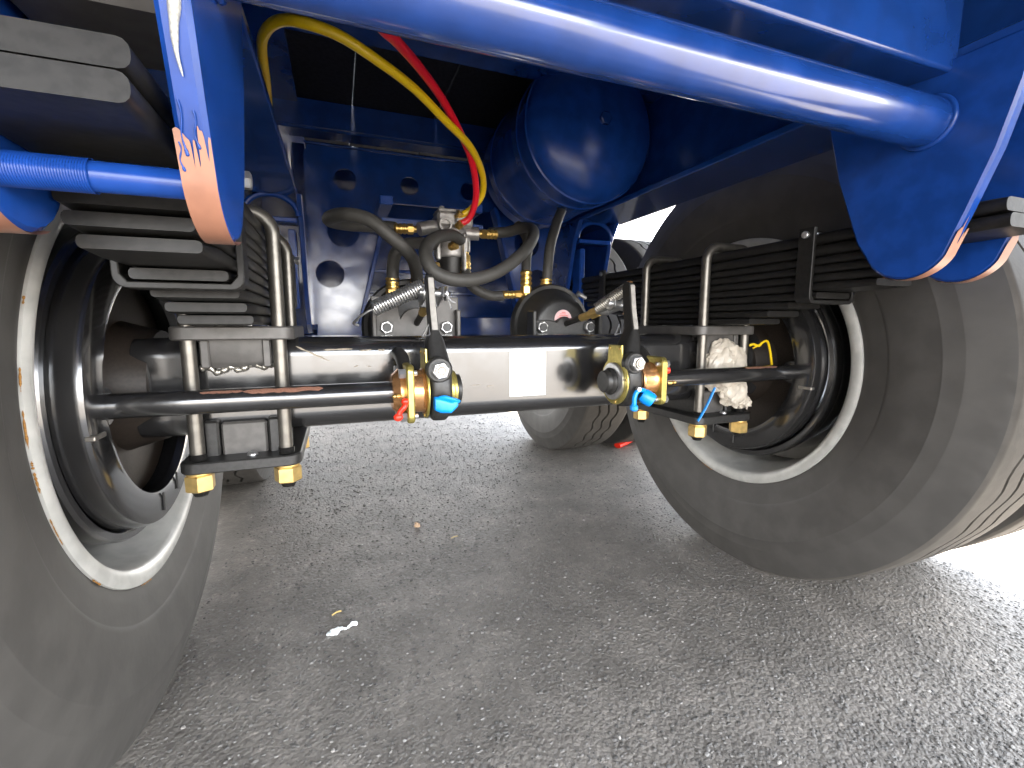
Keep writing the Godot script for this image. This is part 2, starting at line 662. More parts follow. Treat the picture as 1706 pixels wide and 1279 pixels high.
func build_trailer() -> void:
	var t := thing("trailer_frame", "blue painted steel trailer frame with hanger plates and cross tube overhead", "trailer", V(0, 0.92, 0))
	for s: float in [-1.0, 1.0]:
		var mb := MB.new()
		mb.box(V(s * 0.475, 0.927, -2.4), V(0.15, 0.014, 8.2), 0.002)
		mb.box(V(s * 0.475, 1.243, -2.4), V(0.15, 0.014, 8.2), 0.002)
		mb.box(V(s * 0.475, 1.085, -2.4), V(0.01, 0.302, 8.19), 0.001)
		part(t, "main_beam", mb, M.blue_paint)
	for k in 14:
		var z := 1.5 - 0.55 * k
		var mb := MB.new()
		mb.box(V(0, 1.17, z), V(0.93, 0.008, 0.07), 0.001)
		mb.box(V(0, 1.212, z + 0.031), V(0.93, 0.075, 0.008), 0.001)
		part(t, "crossmember", mb, M.blue_paint)
	# deck of planks
	for k in 10:
		var mb := MB.new()
		mb.box(V(-1.125 + 0.25 * k, 1.272, -2.4), V(0.247, 0.04, 8.2), 0.003)
		part(t, "deck_plank", mb, M.wood_deck)
	for s: float in [-1.0, 1.0]:
		var mb := MB.new()
		mb.box(V(s * 1.262, 1.245, -2.4), V(0.02, 0.13, 8.2), 0.003)
		part(t, "side_rail", mb, M.blue_paint)
	var rr := MB.new()
	rr.box(V(0, 1.235, 1.712), V(2.54, 0.15, 0.02), 0.003)
	part(t, "rear_rail", rr, M.blue_paint)
	# rear hangers: two plates each side of the spring end
	for s: float in [-1.0, 1.0]:
		for xi in [0.39, 0.507]:
			var mb := MB.new()
			mb.prism(rear_hanger_outline(), V(s * xi if s < 0 else s * xi + 0.018, 0, 0), SIDE, 0.018, 0.003)
			var hp := part(t, "hanger_plate", mb, M.blue_wet)
			if s < 0 and xi < 0.4:
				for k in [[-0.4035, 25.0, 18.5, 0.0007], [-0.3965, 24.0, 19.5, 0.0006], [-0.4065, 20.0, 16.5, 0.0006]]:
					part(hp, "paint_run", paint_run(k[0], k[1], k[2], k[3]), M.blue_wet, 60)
			if true:
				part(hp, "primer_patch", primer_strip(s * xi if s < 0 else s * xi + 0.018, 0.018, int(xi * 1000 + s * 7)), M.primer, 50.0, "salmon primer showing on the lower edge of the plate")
		# reinforcing lip at the top
		var lip := MB.new()
		lip.box(V(s * 0.462, 0.912, 0.46), V(0.125, 0.014, 0.2), 0.002)
		part(t, "hanger_cap", lip, M.blue_paint)
		var wpd := MB.new()
		wpd.box(V(s * 0.457, 0.812, 0.455), V(0.094, 0.034, 0.09), 0.006)
		part(t, "wear_pad", wpd, M.plate_grey)
		if s > 0:
			continue
		# through bolt, threaded at the outer end
		var b := MB.new()
		b.rod(V(s * 0.41, 0.692, 0.495), V(s * 0.509, 0.692, 0.495), 0.0095, 20)
		var bolt := part(t, "hanger_bolt", b, M.blue_wet)
		var th := MB.new()
		var prof := PackedVector2Array()
		for k in 34:
			prof.append(Vector2(0.0014 * k, 0.0099))
			prof.append(Vector2(0.0014 * k + 0.0007, 0.0106))
		th.lathe(prof, V(s * 0.507, 0.692, 0.495), V(-s, 0, 0), 20)
		part(bolt, "bolt_thread", th, M.blue_wet, 20)
	# weld build-up on the rear edge of the left hanger plate
	var n := FastNoiseLite.new()
	n.seed = 4
	n.frequency = 0.06
	var w := MB.new()
	var wp: Array = []
	for k in 12:
		var f := k / 11.0
		wp.append(V(-0.3985 - 0.0015 * sin(k * 1.3), lerpf(0.742, 0.87, f), lerpf(0.5365, 0.57, f)))
	var wr := PackedFloat32Array()
	var ws := spline(wp, 4)
	for k in ws.size():
		wr.append(0.0046 * minf(1.0, (k + 1) * 0.06) * (0.94 + 0.06 * sin(k * 1.3)))
	w.tube(ws, 0.005, 10, wr)
	part(t, "weld_bead", w, M.putty, 60, "bare pale weld bead down the rear edge of the hanger plate")
	# cross tube between the hangers
	var ct := MB.new()
	ct.rod(V(-0.392, 0.853, 0.48), V(0.392, 0.853, 0.48), 0.0285, 40)
	var tube_ := part(t, "cross_tube", ct, M.blue_paint)
	for s: float in [-1.0, 1.0]:
		var wb := MB.new()
		var wpp: Array = []
		for k in 25:
			var a := TAU * k / 24.0
			wpp.append(V(s * 0.388, 0.853 + cos(a) * 0.0295, 0.48 + sin(a) * 0.0295))
		wb.tube(spline(wpp, 2), 0.0035, 8)
		part(tube_, "weld_bead", wb, M.blue_wet, 60)
	# rear cross beam above the tube: folded channel
	var cb := MB.new()
	var sec := PackedVector2Array([Vector2(0.36, 0.925), Vector2(0.36, 0.917)])
	sec.append(Vector2(0.49, 0.905))
	sec.append_array(arc_pts(Vector2(0.495, 0.91), 0.005, -PI / 2, 0.0, 4))
	sec.append_array(PackedVector2Array([Vector2(0.5, 1.16), Vector2(0.493, 1.16), Vector2(0.493, 0.925), Vector2(0.49, 0.915)]))
	cb.prism(sec, V(0.398, 0, 0), SIDE, 0.796, 0.0005)
	part(t, "rear_cross_beam", cb, M.blue_paint, 40)
	# front equaliser hangers
	var fo := PackedVector2Array([Vector2(-0.42, 0.92), Vector2(-0.86, 0.92), Vector2(-0.80, 0.75), Vector2(-0.74, 0.62), Vector2(-0.66, 0.575), Vector2(-0.60, 0.575), Vector2(-0.54, 0.60), Vector2(-0.50, 0.72), Vector2(-0.46, 0.86)])
	for s: float in [-1.0, 1.0]:
		for xi in [0.39, 0.52]:
			var mb := MB.new()
			mb.prism(fo, V(s * xi if s < 0 else s * xi + 0.014, 0, 0), SIDE, 0.014, 0.002)
			part(t, "hanger_plate", mb, M.blue_paint)
		var hw := MB.new()
		hw.box(V(s * 0.463, 0.75, -0.74), V(0.116, 0.36, 0.012), 0.002)
		part(t, "added_hanger_web", hw, M.blue_paint)  # web added between the plates to shut out light from ahead
		var ar := MB.new()
		var ap: Array = []
		for k in 13:
			var a := PI * k / 12.0
			ap.append(V(s * 0.463 + cos(a) * 0.062, 0.872 + sin(a) * 0.05, -0.45))
		ar.tube(spline(ap, 2), 0.007, 10)
		part(t, "hanger_arch", ar, M.blue_wet, 50)
		var ab := MB.new()
		ab.box(V(s * 0.463, 0.862, -0.47), V(0.116, 0.012, 0.05), 0.002)
		ab.box(V(s * 0.42, 0.74, -0.475), V(0.018, 0.2, 0.05), 0.003)
		part(t, "hanger_bar", ab, M.blue_wet)
	# perforated cross plate between the equaliser hangers
	var cp := CSGCombiner3D.new()
	cp.name = "perforated_cross_plate"
	t.add_child(cp)
	cp.position = -t.position
	var po := CSGPolygon3D.new()
	po.name = "plate"
	po.polygon = PackedVector2Array([Vector2(-0.39, 0.60), Vector2(-0.26, 0.60), Vector2(-0.165, 0.965), Vector2(0.165, 0.965), Vector2(0.26, 0.60), Vector2(0.39, 0.60), Vector2(0.39, 1.075), Vector2(0.38, 1.105), Vector2(-0.38, 1.105), Vector2(-0.39, 1.075)])
	po.depth = 0.01
	po.material = M.blue_paint
	cp.add_child(po)
	po.position = V(0, 0, -0.61)
	for h in [[-0.281, 1.019, 0.031], [-0.095, 1.02, 0.027], [0.09, 1.022, 0.027], [0.274, 1.026, 0.027], [-0.293, 0.872, 0.045], [0.293, 0.872, 0.045], [-0.335, 0.748, 0.04], [0.335, 0.748, 0.04]]:
		var c := CSGCylinder3D.new()
		c.name = "hole"
		c.radius = h[2]
		c.height = 0.1
		c.sides = 40
		c.operation = CSGShape3D.OPERATION_SUBTRACTION
		c.material = M.blue_paint
		cp.add_child(c, true)
		c.rotation.x = PI / 2
		c.position = V(h[0], h[1], -0.605)
	# edge bars of the opening, top fold of the plate
	for s: float in [-1.0, 1.0]:
		var mb := MB.new()
		var d := V(s * 0.095, -0.365, 0).normalized()
		mb.box(V(s * 0.2115, 0.784, -0.578), V(0.012, 0.38, 0.044), 0.002, Basis(V(-d.y, d.x, 0), -d, V(0, 0, 1)))
		part(t, "opening_edge_bar", mb, M.blue_wet)
	var fold := MB.new()
	fold.box(V(0, 1.112, -0.64), V(0.776, 0.008, 0.06), 0.003)
	part(t, "plate_fold", fold, M.blue_paint)
	var back := MB.new()
	back.box(V(0, 0.9, -0.95), V(0.88, 0.64, 0.01), 0.002)
	back.box(V(0, 0.72, -0.93), V(0.76, 0.012, 0.04), 0.002)
	part(t, "inner_cross_plate", back, M.blue_paint)
	# lower stiffener across the opening and the valve bracket
	var ls := MB.new()
	ls.box(V(0, 0.585, -0.64), V(0.76, 0.08, 0.05), 0.003)
	ls.box(V(-0.02, 0.765, -0.64), V(0.42, 0.01, 0.03), 0.002)
	part(t, "lower_stiffener", ls, M.blue_paint)
	var vb := MB.new()
	vb.box(V(-0.098, 0.838, -0.28), V(0.238, 0.006, 0.09), 0.001)
	vb.box(V(-0.098, 0.828, -0.236), V(0.238, 0.024, 0.006), 0.001)
	vb.box(V(-0.205, 0.88, -0.42), V(0.03, 0.02, 0.36), 0.002)
	vb.box(V(0.008, 0.88, -0.42), V(0.03, 0.02, 0.36), 0.002)
	part(t, "valve_bracket", vb, M.blue_paint)


# salmon primer left bare along the rear and lower rim of a hanger plate; its upper border hangs in runs of paint
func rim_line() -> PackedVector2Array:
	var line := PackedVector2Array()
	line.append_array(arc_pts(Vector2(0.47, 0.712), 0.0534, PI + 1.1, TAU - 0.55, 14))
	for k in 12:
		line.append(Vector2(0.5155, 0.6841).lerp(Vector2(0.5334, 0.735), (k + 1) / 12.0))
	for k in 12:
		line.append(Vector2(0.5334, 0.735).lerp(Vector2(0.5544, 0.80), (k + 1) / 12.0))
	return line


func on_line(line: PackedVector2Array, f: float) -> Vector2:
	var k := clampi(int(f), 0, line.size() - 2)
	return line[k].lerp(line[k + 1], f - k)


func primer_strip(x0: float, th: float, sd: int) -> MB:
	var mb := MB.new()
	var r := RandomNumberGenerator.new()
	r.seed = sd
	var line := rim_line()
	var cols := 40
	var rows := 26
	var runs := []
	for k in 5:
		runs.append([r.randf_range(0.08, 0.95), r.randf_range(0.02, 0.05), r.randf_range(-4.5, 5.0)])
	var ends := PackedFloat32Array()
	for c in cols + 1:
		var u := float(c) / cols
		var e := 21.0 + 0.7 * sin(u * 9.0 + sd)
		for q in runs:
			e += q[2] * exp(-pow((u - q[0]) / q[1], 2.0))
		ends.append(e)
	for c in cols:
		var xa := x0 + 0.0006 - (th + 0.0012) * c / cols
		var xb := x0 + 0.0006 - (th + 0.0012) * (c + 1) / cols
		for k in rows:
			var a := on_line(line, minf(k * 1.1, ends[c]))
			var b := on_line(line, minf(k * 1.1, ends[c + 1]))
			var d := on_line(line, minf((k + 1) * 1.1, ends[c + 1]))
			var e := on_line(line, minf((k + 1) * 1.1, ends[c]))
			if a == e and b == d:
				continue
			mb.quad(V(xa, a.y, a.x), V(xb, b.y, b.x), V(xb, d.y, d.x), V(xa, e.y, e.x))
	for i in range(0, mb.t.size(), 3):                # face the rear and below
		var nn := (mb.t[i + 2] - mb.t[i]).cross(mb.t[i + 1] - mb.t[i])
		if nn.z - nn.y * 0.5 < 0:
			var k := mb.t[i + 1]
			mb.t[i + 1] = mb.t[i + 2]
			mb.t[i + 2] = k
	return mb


# runs of blue paint that dried as beads over the primer
func paint_run(x: float, f0: float, f1: float, r: float) -> MB:
	var mb := MB.new()
	var line := rim_line()
	var p: Array = []
	var rad := PackedFloat32Array()
	for k in 9:
		var q := on_line(line, lerpf(f0, f1, k / 8.0))
		p.append(V(x + 0.0008 * sin(k * 0.9), q.y, q.x + 0.0002))
	var path := spline(p, 3)
	for k in path.size():
		rad.append(r * (1.5 if k > path.size() - 4 else 0.7 + 0.2 * sin(k * 0.7)))
	mb.tube(path, r, 8, rad)
	mb.ball(path[-1], V(r, r, r) * 1.6, 8)
	return mb


# ------------------------------------------------------------------ axles
func beam_outline() -> PackedVector2Array:
	var o := PackedVector2Array()
	for q in 4:
		var c := Vector2([0.045, -0.045, -0.045, 0.045][q], [0.045, 0.045, -0.045, -0.045][q])
		o.append_array(arc_pts(c, 0.03, PI / 2 * q, PI / 2 * (q + 1), 7))
	return o


func build_axles() -> void:
	var t := thing("rear_axle", "glossy black square axle beam crossing under the trailer in the foreground", "axle", V(0, 0, 0))
	var mb := MB.new()
	mb.prism(beam_outline(), V(0.6, AX, 0), SIDE, 1.2, 0.001)
	var beam := part(t, "beam", mb, M.black_paint, 40)
	# sticker, scuffs and marks on the rear face
	var st := MB.new()
	st.box(V(0.012, 0.507, 0.0756), V(0.074, 0.084, 0.0008), 0.0001)
	part(beam, "white_sticker", st, M.sticker)
	for k in [[-0.385, 0.5655, 0.05, 0.004, -0.5], [-0.345, 0.559, 0.045, 0.003, 0.02], [-0.29, 0.556, 0.02, 0.003, 0.1], [-0.26, 0.557, 0.012, 0.004, 0.0], [-0.3, 0.53, 0.008, 0.002, 0.3], [-0.278, 0.531, 0.006, 0.002, -0.2], [-0.07, 0.487, 0.014, 0.0015, 0.1], [-0.1, 0.49, 0.02, 0.0012, 0.05]]:
		var sc := MB.new()
		scuff(sc, k[0], k[1], k[2], k[3], k[4])
		part(beam, "scuff_mark", sc, M.scuff)
	for s: float in [-1.0, 1.0]:
		# spring seat: saddle cheeks and pad, welded to the beam
		var ss := MB.new()
		ss.box(V(s * SPX, 0.578, 0), V(0.104, 0.012, 0.17), 0.003)
		var o := PackedVector2Array([Vector2(0.0755, 0.575), Vector2(0.0755, 0.538), Vector2(0.084, 0.535), Vector2(0.092, 0.545), Vector2(0.094, 0.578), Vector2(0.085, 0.582)])
		ss.prism(o, V(s * SPX + 0.046, 0, 0), SIDE, 0.092, 0.002)
		for q: float in [-1.0, 1.0]:
			ss.box(V(s * SPX + q * 0.04, 0.557, 0.094), V(0.012, 0.042, 0.008), 0.002)
		var seat := part(t, "spring_seat", ss, M.plate_grey)
		var wb := MB.new()
		var wp: Array = []
		for k in 11:
			wp.append(V(s * SPX - 0.05 + 0.01 * k, 0.535 + 0.004 * sin(k * 2.1) - 0.003 * sin(k * 0.6), 0.082))
		var sp := spline(wp, 5)
		var rad := PackedFloat32Array()
		for k in sp.size():
			rad.append(0.0042 + 0.0012 * sin(k * 1.4))
		wb.tube(sp, 0.004, 9, rad)
		part(seat, "weld_bead", wb, M.weld, 60)
		# lower pad between the beam and the bottom plate
		var lp := MB.new()
		lp.box(V(s * SPX, 0.426, 0), V(0.062, 0.052, 0.165), 0.003)
		part(t, "lower_pad", lp, M.plate_grey)
		for q: float in [-1.0, 1.0]:
			var ch := MB.new()
			ch.box(V(s * SPX + q * 0.043, 0.428, 0), V(0.02, 0.056, 0.172), 0.003)
			part(t, "pad_cheek", ch, M.black_satin)
		# brake dust shield inside the wheel
		var ds := MB.new()
		ds.lathe(PackedVector2Array([Vector2(0.008, 0.165), Vector2(-0.004, 0.168), Vector2(-0.006, 0.178), Vector2(-0.006, 0.204), Vector2(-0.002, 0.213), Vector2(0.006, 0.2165), Vector2(0.03, 0.2165), Vector2(0.03, 0.209), Vector2(0.008, 0.2), Vector2(0.008, 0.165)]), V(s * 0.6, AX, 0), V(s, 0, 0), 72)
		var shield := part(t, "dust_shield", ds, M.black_paint, 35)
		for k in [[0.2, -0.188], [-0.4, -0.186]]:
			var sl := MB.new()
			sl.box(V(s * 0.5925, AX + k[1] * cos(k[0]), -k[1] * sin(k[0]) * 0.6), V(0.003, 0.03, 0.004), 0.001)
			part(shield, "slot_rib", sl, M.black_satin)
		var sd := MB.new()
		sd.lathe(PackedVector2Array([Vector2(0.03, 0.0), Vector2(0.03, 0.17), Vector2(0.036, 0.17), Vector2(0.036, 0.0)]), V(s * 0.6, AX, 0), V(s, 0, 0), 48)
		sd.lathe(PackedVector2Array([Vector2(-0.02, 0.055), Vector2(-0.02, 0.085), Vector2(0.03, 0.1), Vector2(0.034, 0.0)]), V(s * 0.6, AX, 0), V(s, 0, 0), 40)
		part(t, "brake_spider", sd, M.brown_inside)
		var eb := MB.new()
		eb.lathe(PackedVector2Array([Vector2(-0.012, 0), Vector2(-0.012, 0.024), Vector2(0.0, 0.028), Vector2(0.03, 0.028)]), V(s * 0.61, CAMY, CAMZ), V(s, 0, 0), 24)
		part(t, "camshaft_boss", eb, M.black_paint)
		# shield split joint strap
		var js := MB.new()
		js.box(V(s * 0.597, CAMY - 0.03, 0.198), V(0.01, 0.006, 0.03), 0.001)
		part(t, "shield_joint", js, M.bare_steel)
		# camshaft and its bracket
		var cs := MB.new()
		cs.rod(V(s * 0.625, CAMY, CAMZ), V(s * 0.16, CAMY, CAMZ), 0.0165, 32)
		var shaft := part(t, "camshaft", cs, M.black_paint, 40, "black camshaft rod on the %s side of the axle" % ("left" if s < 0 else "right"))
		var rp := MB.new()
		if s < 0:
			patch_on_rod(rp, V(-0.395, CAMY, CAMZ), 0.1, 0.55, 1.15, 31)
			patch_on_rod(rp, V(-0.47, CAMY, CAMZ), 0.05, 0.75, 1.1, 33)
		else:
			patch_on_rod(rp, V(0.50, CAMY, CAMZ), 0.09, 0.8, 1.25, 35)
		part(shaft, "bare_patch", rp, M.bare_patch, 60, "worn brown patch on the black shaft")
		var bu := MB.new()
		bu.lathe(PackedVector2Array([Vector2(0.0, 0.017), Vector2(0.0, 0.034), Vector2(0.003, 0.036), Vector2(0.006, 0.033), Vector2(0.022, 0.0325), Vector2(0.034, 0.034), Vector2(0.04, 0.036), Vector2(0.05, 0.026), Vector2(0.05, 0.017)]), V(-0.199 if s < 0 else 0.19, CAMY, CAMZ), V(s, 0, 0), 32)
		var bush := part(t, "camshaft_bush", bu, M.copper)
		var px := -0.226 if s < 0 else 0.228
		var pl := MB.new()
		var po := PackedVector2Array()
		for q in 4:
			var c := Vector2([0.03, -0.03, -0.03, 0.03][q], [0.032, 0.032, -0.032, -0.032][q])
			po.append_array(arc_pts(c, 0.012, PI / 2 * q, PI / 2 * (q + 1), 5))
		pl.prism(po, V(px + 0.006, CAMY, CAMZ), SIDE, 0.011, 0.002)
		var plate := part(t, "bush_plate", pl, M.gold_plate, 40)
		for k in [[0.031, 0.03], [-0.034, 0.03], [0.031, -0.03], [-0.034, -0.03]]:
			var bo := MB.new()
			bo.nut(V(px + s * 0.01, CAMY + k[0], CAMZ + k[1]), V(1, 0, 0), 0.013, 0.01)
			bo.rod(V(px + s * 0.006, CAMY + k[0], CAMZ + k[1]), V(px - s * 0.012, CAMY + k[0], CAMZ + k[1]), 0.004, 10)
			part(plate, "plate_bolt", bo, M.zinc, 30)
		# lug that carries the plate from the beam
		var lg := MB.new()
		lg.tube(spline([V(px, 0.548, 0.066), V(px + s * 0.004, 0.552, 0.095), V(px + s * 0.002, 0.547, 0.125), V(px, 0.525, 0.155)], 5), 0.011, 12)
		part(t, "bracket_lug", lg, M.black_satin, 50)
		# grease nipple and its red dust cap
		var gn := MB.new()
		var gx: float = px + s * 0.014
		gn.lathe(PackedVector2Array([Vector2(0, 0), Vector2(0, 0.004), Vector2(0.006, 0.004), Vector2(0.008, 0.0025), Vector2(0.011, 0.0035), Vector2(0.014, 0.002), Vector2(0.014, 0)]), V(gx, CAMY - 0.002 if s < 0 else CAMY - 0.004, CAMZ + 0.033), V(s * 0.8, 0.1, 0.5), 10)
		part(plate, "grease_nipple", gn, M.brass)
		var rc := MB.new()
		if s < 0:
			rc.tube(spline([V(gx + 0.006, 0.487, 0.2), V(gx + 0.004, 0.481, 0.204), V(gx - 0.002, 0.474, 0.203), V(gx - 0.004, 0.469, 0.203)], 4), 0.004, 8)
			rc.ball(V(gx - 0.005, 0.466, 0.203), V(0.007, 0.006, 0.006), 10)
			rc.ball(V(gx + 0.006, 0.488, 0.2), V(0.006, 0.005, 0.005), 10)
		else:
			rc.rod(V(gx - 0.004, 0.515, 0.182), V(gx + 0.008, 0.516, 0.186), 0.0065, 12)
		part(plate, "dust_cap", rc, M.cap_red, 50)
		# brake chamber bracket standing on the front side of the beam
		var bk := MB.new()
		var top := 0.656 if s < 0 else 0.61
		var cx: float = s * 0.17
		var bo2 := PackedVector2Array([Vector2(-0.088, 0.56), Vector2(0.088, 0.56), Vector2(0.088, top), Vector2(0.04, top)])
		bo2.append_array(arc_pts(Vector2(0, 0.6 if s < 0 else 0.598), 0.034 if s < 0 else 0.02, 0.35, PI - 0.35, 8))
		bo2.append_array(PackedVector2Array([Vector2(-0.04, top), Vector2(-0.088, top)]))
		bk.prism(bo2, V(cx, 0, -0.092), Basis(), 0.01, 0.0015)
		for q: float in [-1.0, 1.0]:
			bk.box(V(cx + q * 0.084, 0.58, -0.08), V(0.009, 0.1, 0.036), 0.002)
		var brk := part(t, "chamber_bracket", bk, M.plate_grey if s < 0 else M.black_satin)
		for q: float in [-1.0, 1.0]:
			var nb := MB.new()
			nb.nut(V(cx + q * 0.0605, 0.594, -0.075), V(0, 0, 1), 0.023, 0.013, 0.3)
			part(brk, "bracket_nut", nb, M.zinc, 30)
			var sb := MB.new()
			sb.rod(V(cx + q * 0.0605, 0.594, -0.082), V(cx + q * 0.0605, 0.594, -0.0655), 0.0092, 18)
			part(brk, "stud", sb, M.black_satin)
	# the next axle forward
	var f := thing("front_axle", "black axle beam of the forward wheels, mostly hidden behind the near beam", "axle", V(0, 0, -1.17))
	var fb := MB.new()
	fb.prism(beam_outline(), V(0.6, AX, -1.17), SIDE, 1.2, 0.001)
	part(f, "beam", fb, M.black_paint, 40)


func beam_back(y: float) -> float:
	var d := absf(y - AX)
	return 0.0754 if d <= 0.045 else 0.0454 + sqrt(maxf(0.0, 0.0009 - (d - 0.045) * (d - 0.045)))


func scuff(mb: MB, x: float, y: float, l: float, h: float, tilt: float) -> void:
	# rests on the rear face or on the rounded upper edge of the beam
	var n := 7
	var prev := []
	for k in n + 1:
		var f := float(k) / n
		var xx := x + l * f
		var yy := y + tilt * l * f
		var hh := h * (0.3 + 0.7 * rng.randf()) * (0.2 if k == 0 or k == n else 1.0)
		var a := V(xx, yy - hh / 2, beam_back(yy - hh / 2))
		var b := V(xx, yy + hh / 2, beam_back(yy + hh / 2))
		if prev:
			mb.quad(prev[0], a, b, prev[1])
			var q := mb.t.size() - 6
			if (mb.t[q + 2] - mb.t[q]).cross(mb.t[q + 1] - mb.t[q]).z < 0:
				for s in [q, q + 3]:
					var w := mb.t[s + 1]
					mb.t[s + 1] = mb.t[s + 2]
					mb.t[s + 2] = w
		prev = [a, b]


# thin worn patch lying on a rod along x; angles from straight behind (0) to straight up (PI/2)
func patch_on_rod(mb: MB, c: Vector3, l: float, a0: float, a1: float, sd: int) -> void:
	var r := RandomNumberGenerator.new()
	r.seed = sd
	var n := 16
	var lo := []
	var hi := []
	for k in n + 1:
		var e := 0.15 if k == 0 or k == n else 1.0
		var mid := (a0 + a1) / 2
		lo.append(mid - (a1 - a0) / 2 * e * r.randf_range(0.5, 1.0))
		hi.append(mid + (a1 - a0) / 2 * e * r.randf_range(0.6, 1.0))
	for k in n:
		for j in 3:
			var q := []
			for z in [[k, j], [k + 1, j], [k + 1, j + 1], [k, j + 1]]:
				var an: float = lerpf(lo[z[0]], hi[z[0]], z[1] / 3.0)
				q.append(V(c.x - l / 2 + l * z[0] / n, c.y + sin(an) * 0.0168, c.z + cos(an) * 0.0168))
			mb.quad(q[0], q[3], q[2], q[1])
			var s := mb.t.size() - 6
			if (mb.t[s + 2] - mb.t[s]).cross(mb.t[s + 1] - mb.t[s]).z < 0:
				for p in [s, s + 3]:
					var w := mb.t[p + 1]
					mb.t[p + 1] = mb.t[p + 2]
					mb.t[p + 2] = w


# ------------------------------------------------------------------ wheels
func tyre_mesh(tread_only: bool) -> MB:
	var mb := MB.new()
	var p := PackedVector2Array()
	var side := [[0.012, 0.286], [0.002, 0.291], [-0.001, 0.299], [-0.006, 0.312], [-0.0065, 0.318], [-0.0083, 0.322], [-0.0125, 0.345], [-0.0133, 0.3465], [-0.016, 0.353], [-0.019, 0.38], [-0.02, 0.40], [-0.0197, 0.426], [-0.0202, 0.428], [-0.0201, 0.431], [-0.0188, 0.433], [-0.015, 0.455], [-0.0152, 0.457], [-0.0122, 0.464], [-0.006, 0.482], [-0.001, 0.4975], [0.001, 0.503], [0.0035, 0.5085], [0.008, 0.5125], [0.014, 0.5142]]
	for s in side:
		p.append(Vector2(s[0], s[1]))
	var kinds := PackedInt32Array()
	kinds.resize(p.size())
	kinds.fill(0)
	for k in [p.size() - 5, p.size() - 4]:
		kinds[k] = 3
	for g in [0.064, 0.1075, 0.151]:
		for q in [[-0.0045, 0.5155, 1], [-0.003, 0.503, 2], [0.003, 0.503, 2], [0.0045, 0.5155, 1]]:
			p.append(Vector2(g + q[0], q[1]))
			kinds.append(q[2])
	for k in range(side.size() - 1, -1, -1):
		p.append(Vector2(0.215 - side[k][0], side[k][1]))
		kinds.append(3 if k >= side.size() - 5 and k < side.size() - 3 else 0)
	var first := side.size() - 3
	var last := p.size() - side.size() + 2
	if tread_only:
		mb.lathe(p.slice(first, last + 1), V(0, AX, 0), V(-1, 0, 0), 340, kinds.slice(first, last + 1))
	else:
		mb.lathe(p.slice(0, first + 1), V(0, AX, 0), V(-1, 0, 0), 340, kinds.slice(0, first + 1))
		var q := mb.t.size()
		mb.lathe(p.slice(last), V(0, AX, 0), V(-1, 0, 0), 340, kinds.slice(last))
		for i in range(q, mb.t.size(), 3):            # this half faces the other way
			var c := (mb.t[i] + mb.t[i + 1] + mb.t[i + 2]) / 3.0
			var nn := (mb.t[i + 2] - mb.t[i]).cross(mb.t[i + 1] - mb.t[i])
			if nn.dot(c - V(-0.107, AX, 0) - V(0, c.y - AX, c.z).normalized() * 0.4) < 0:
				var k := mb.t[i + 1]
				mb.t[i + 1] = mb.t[i + 2]
				mb.t[i + 2] = k
	return mb


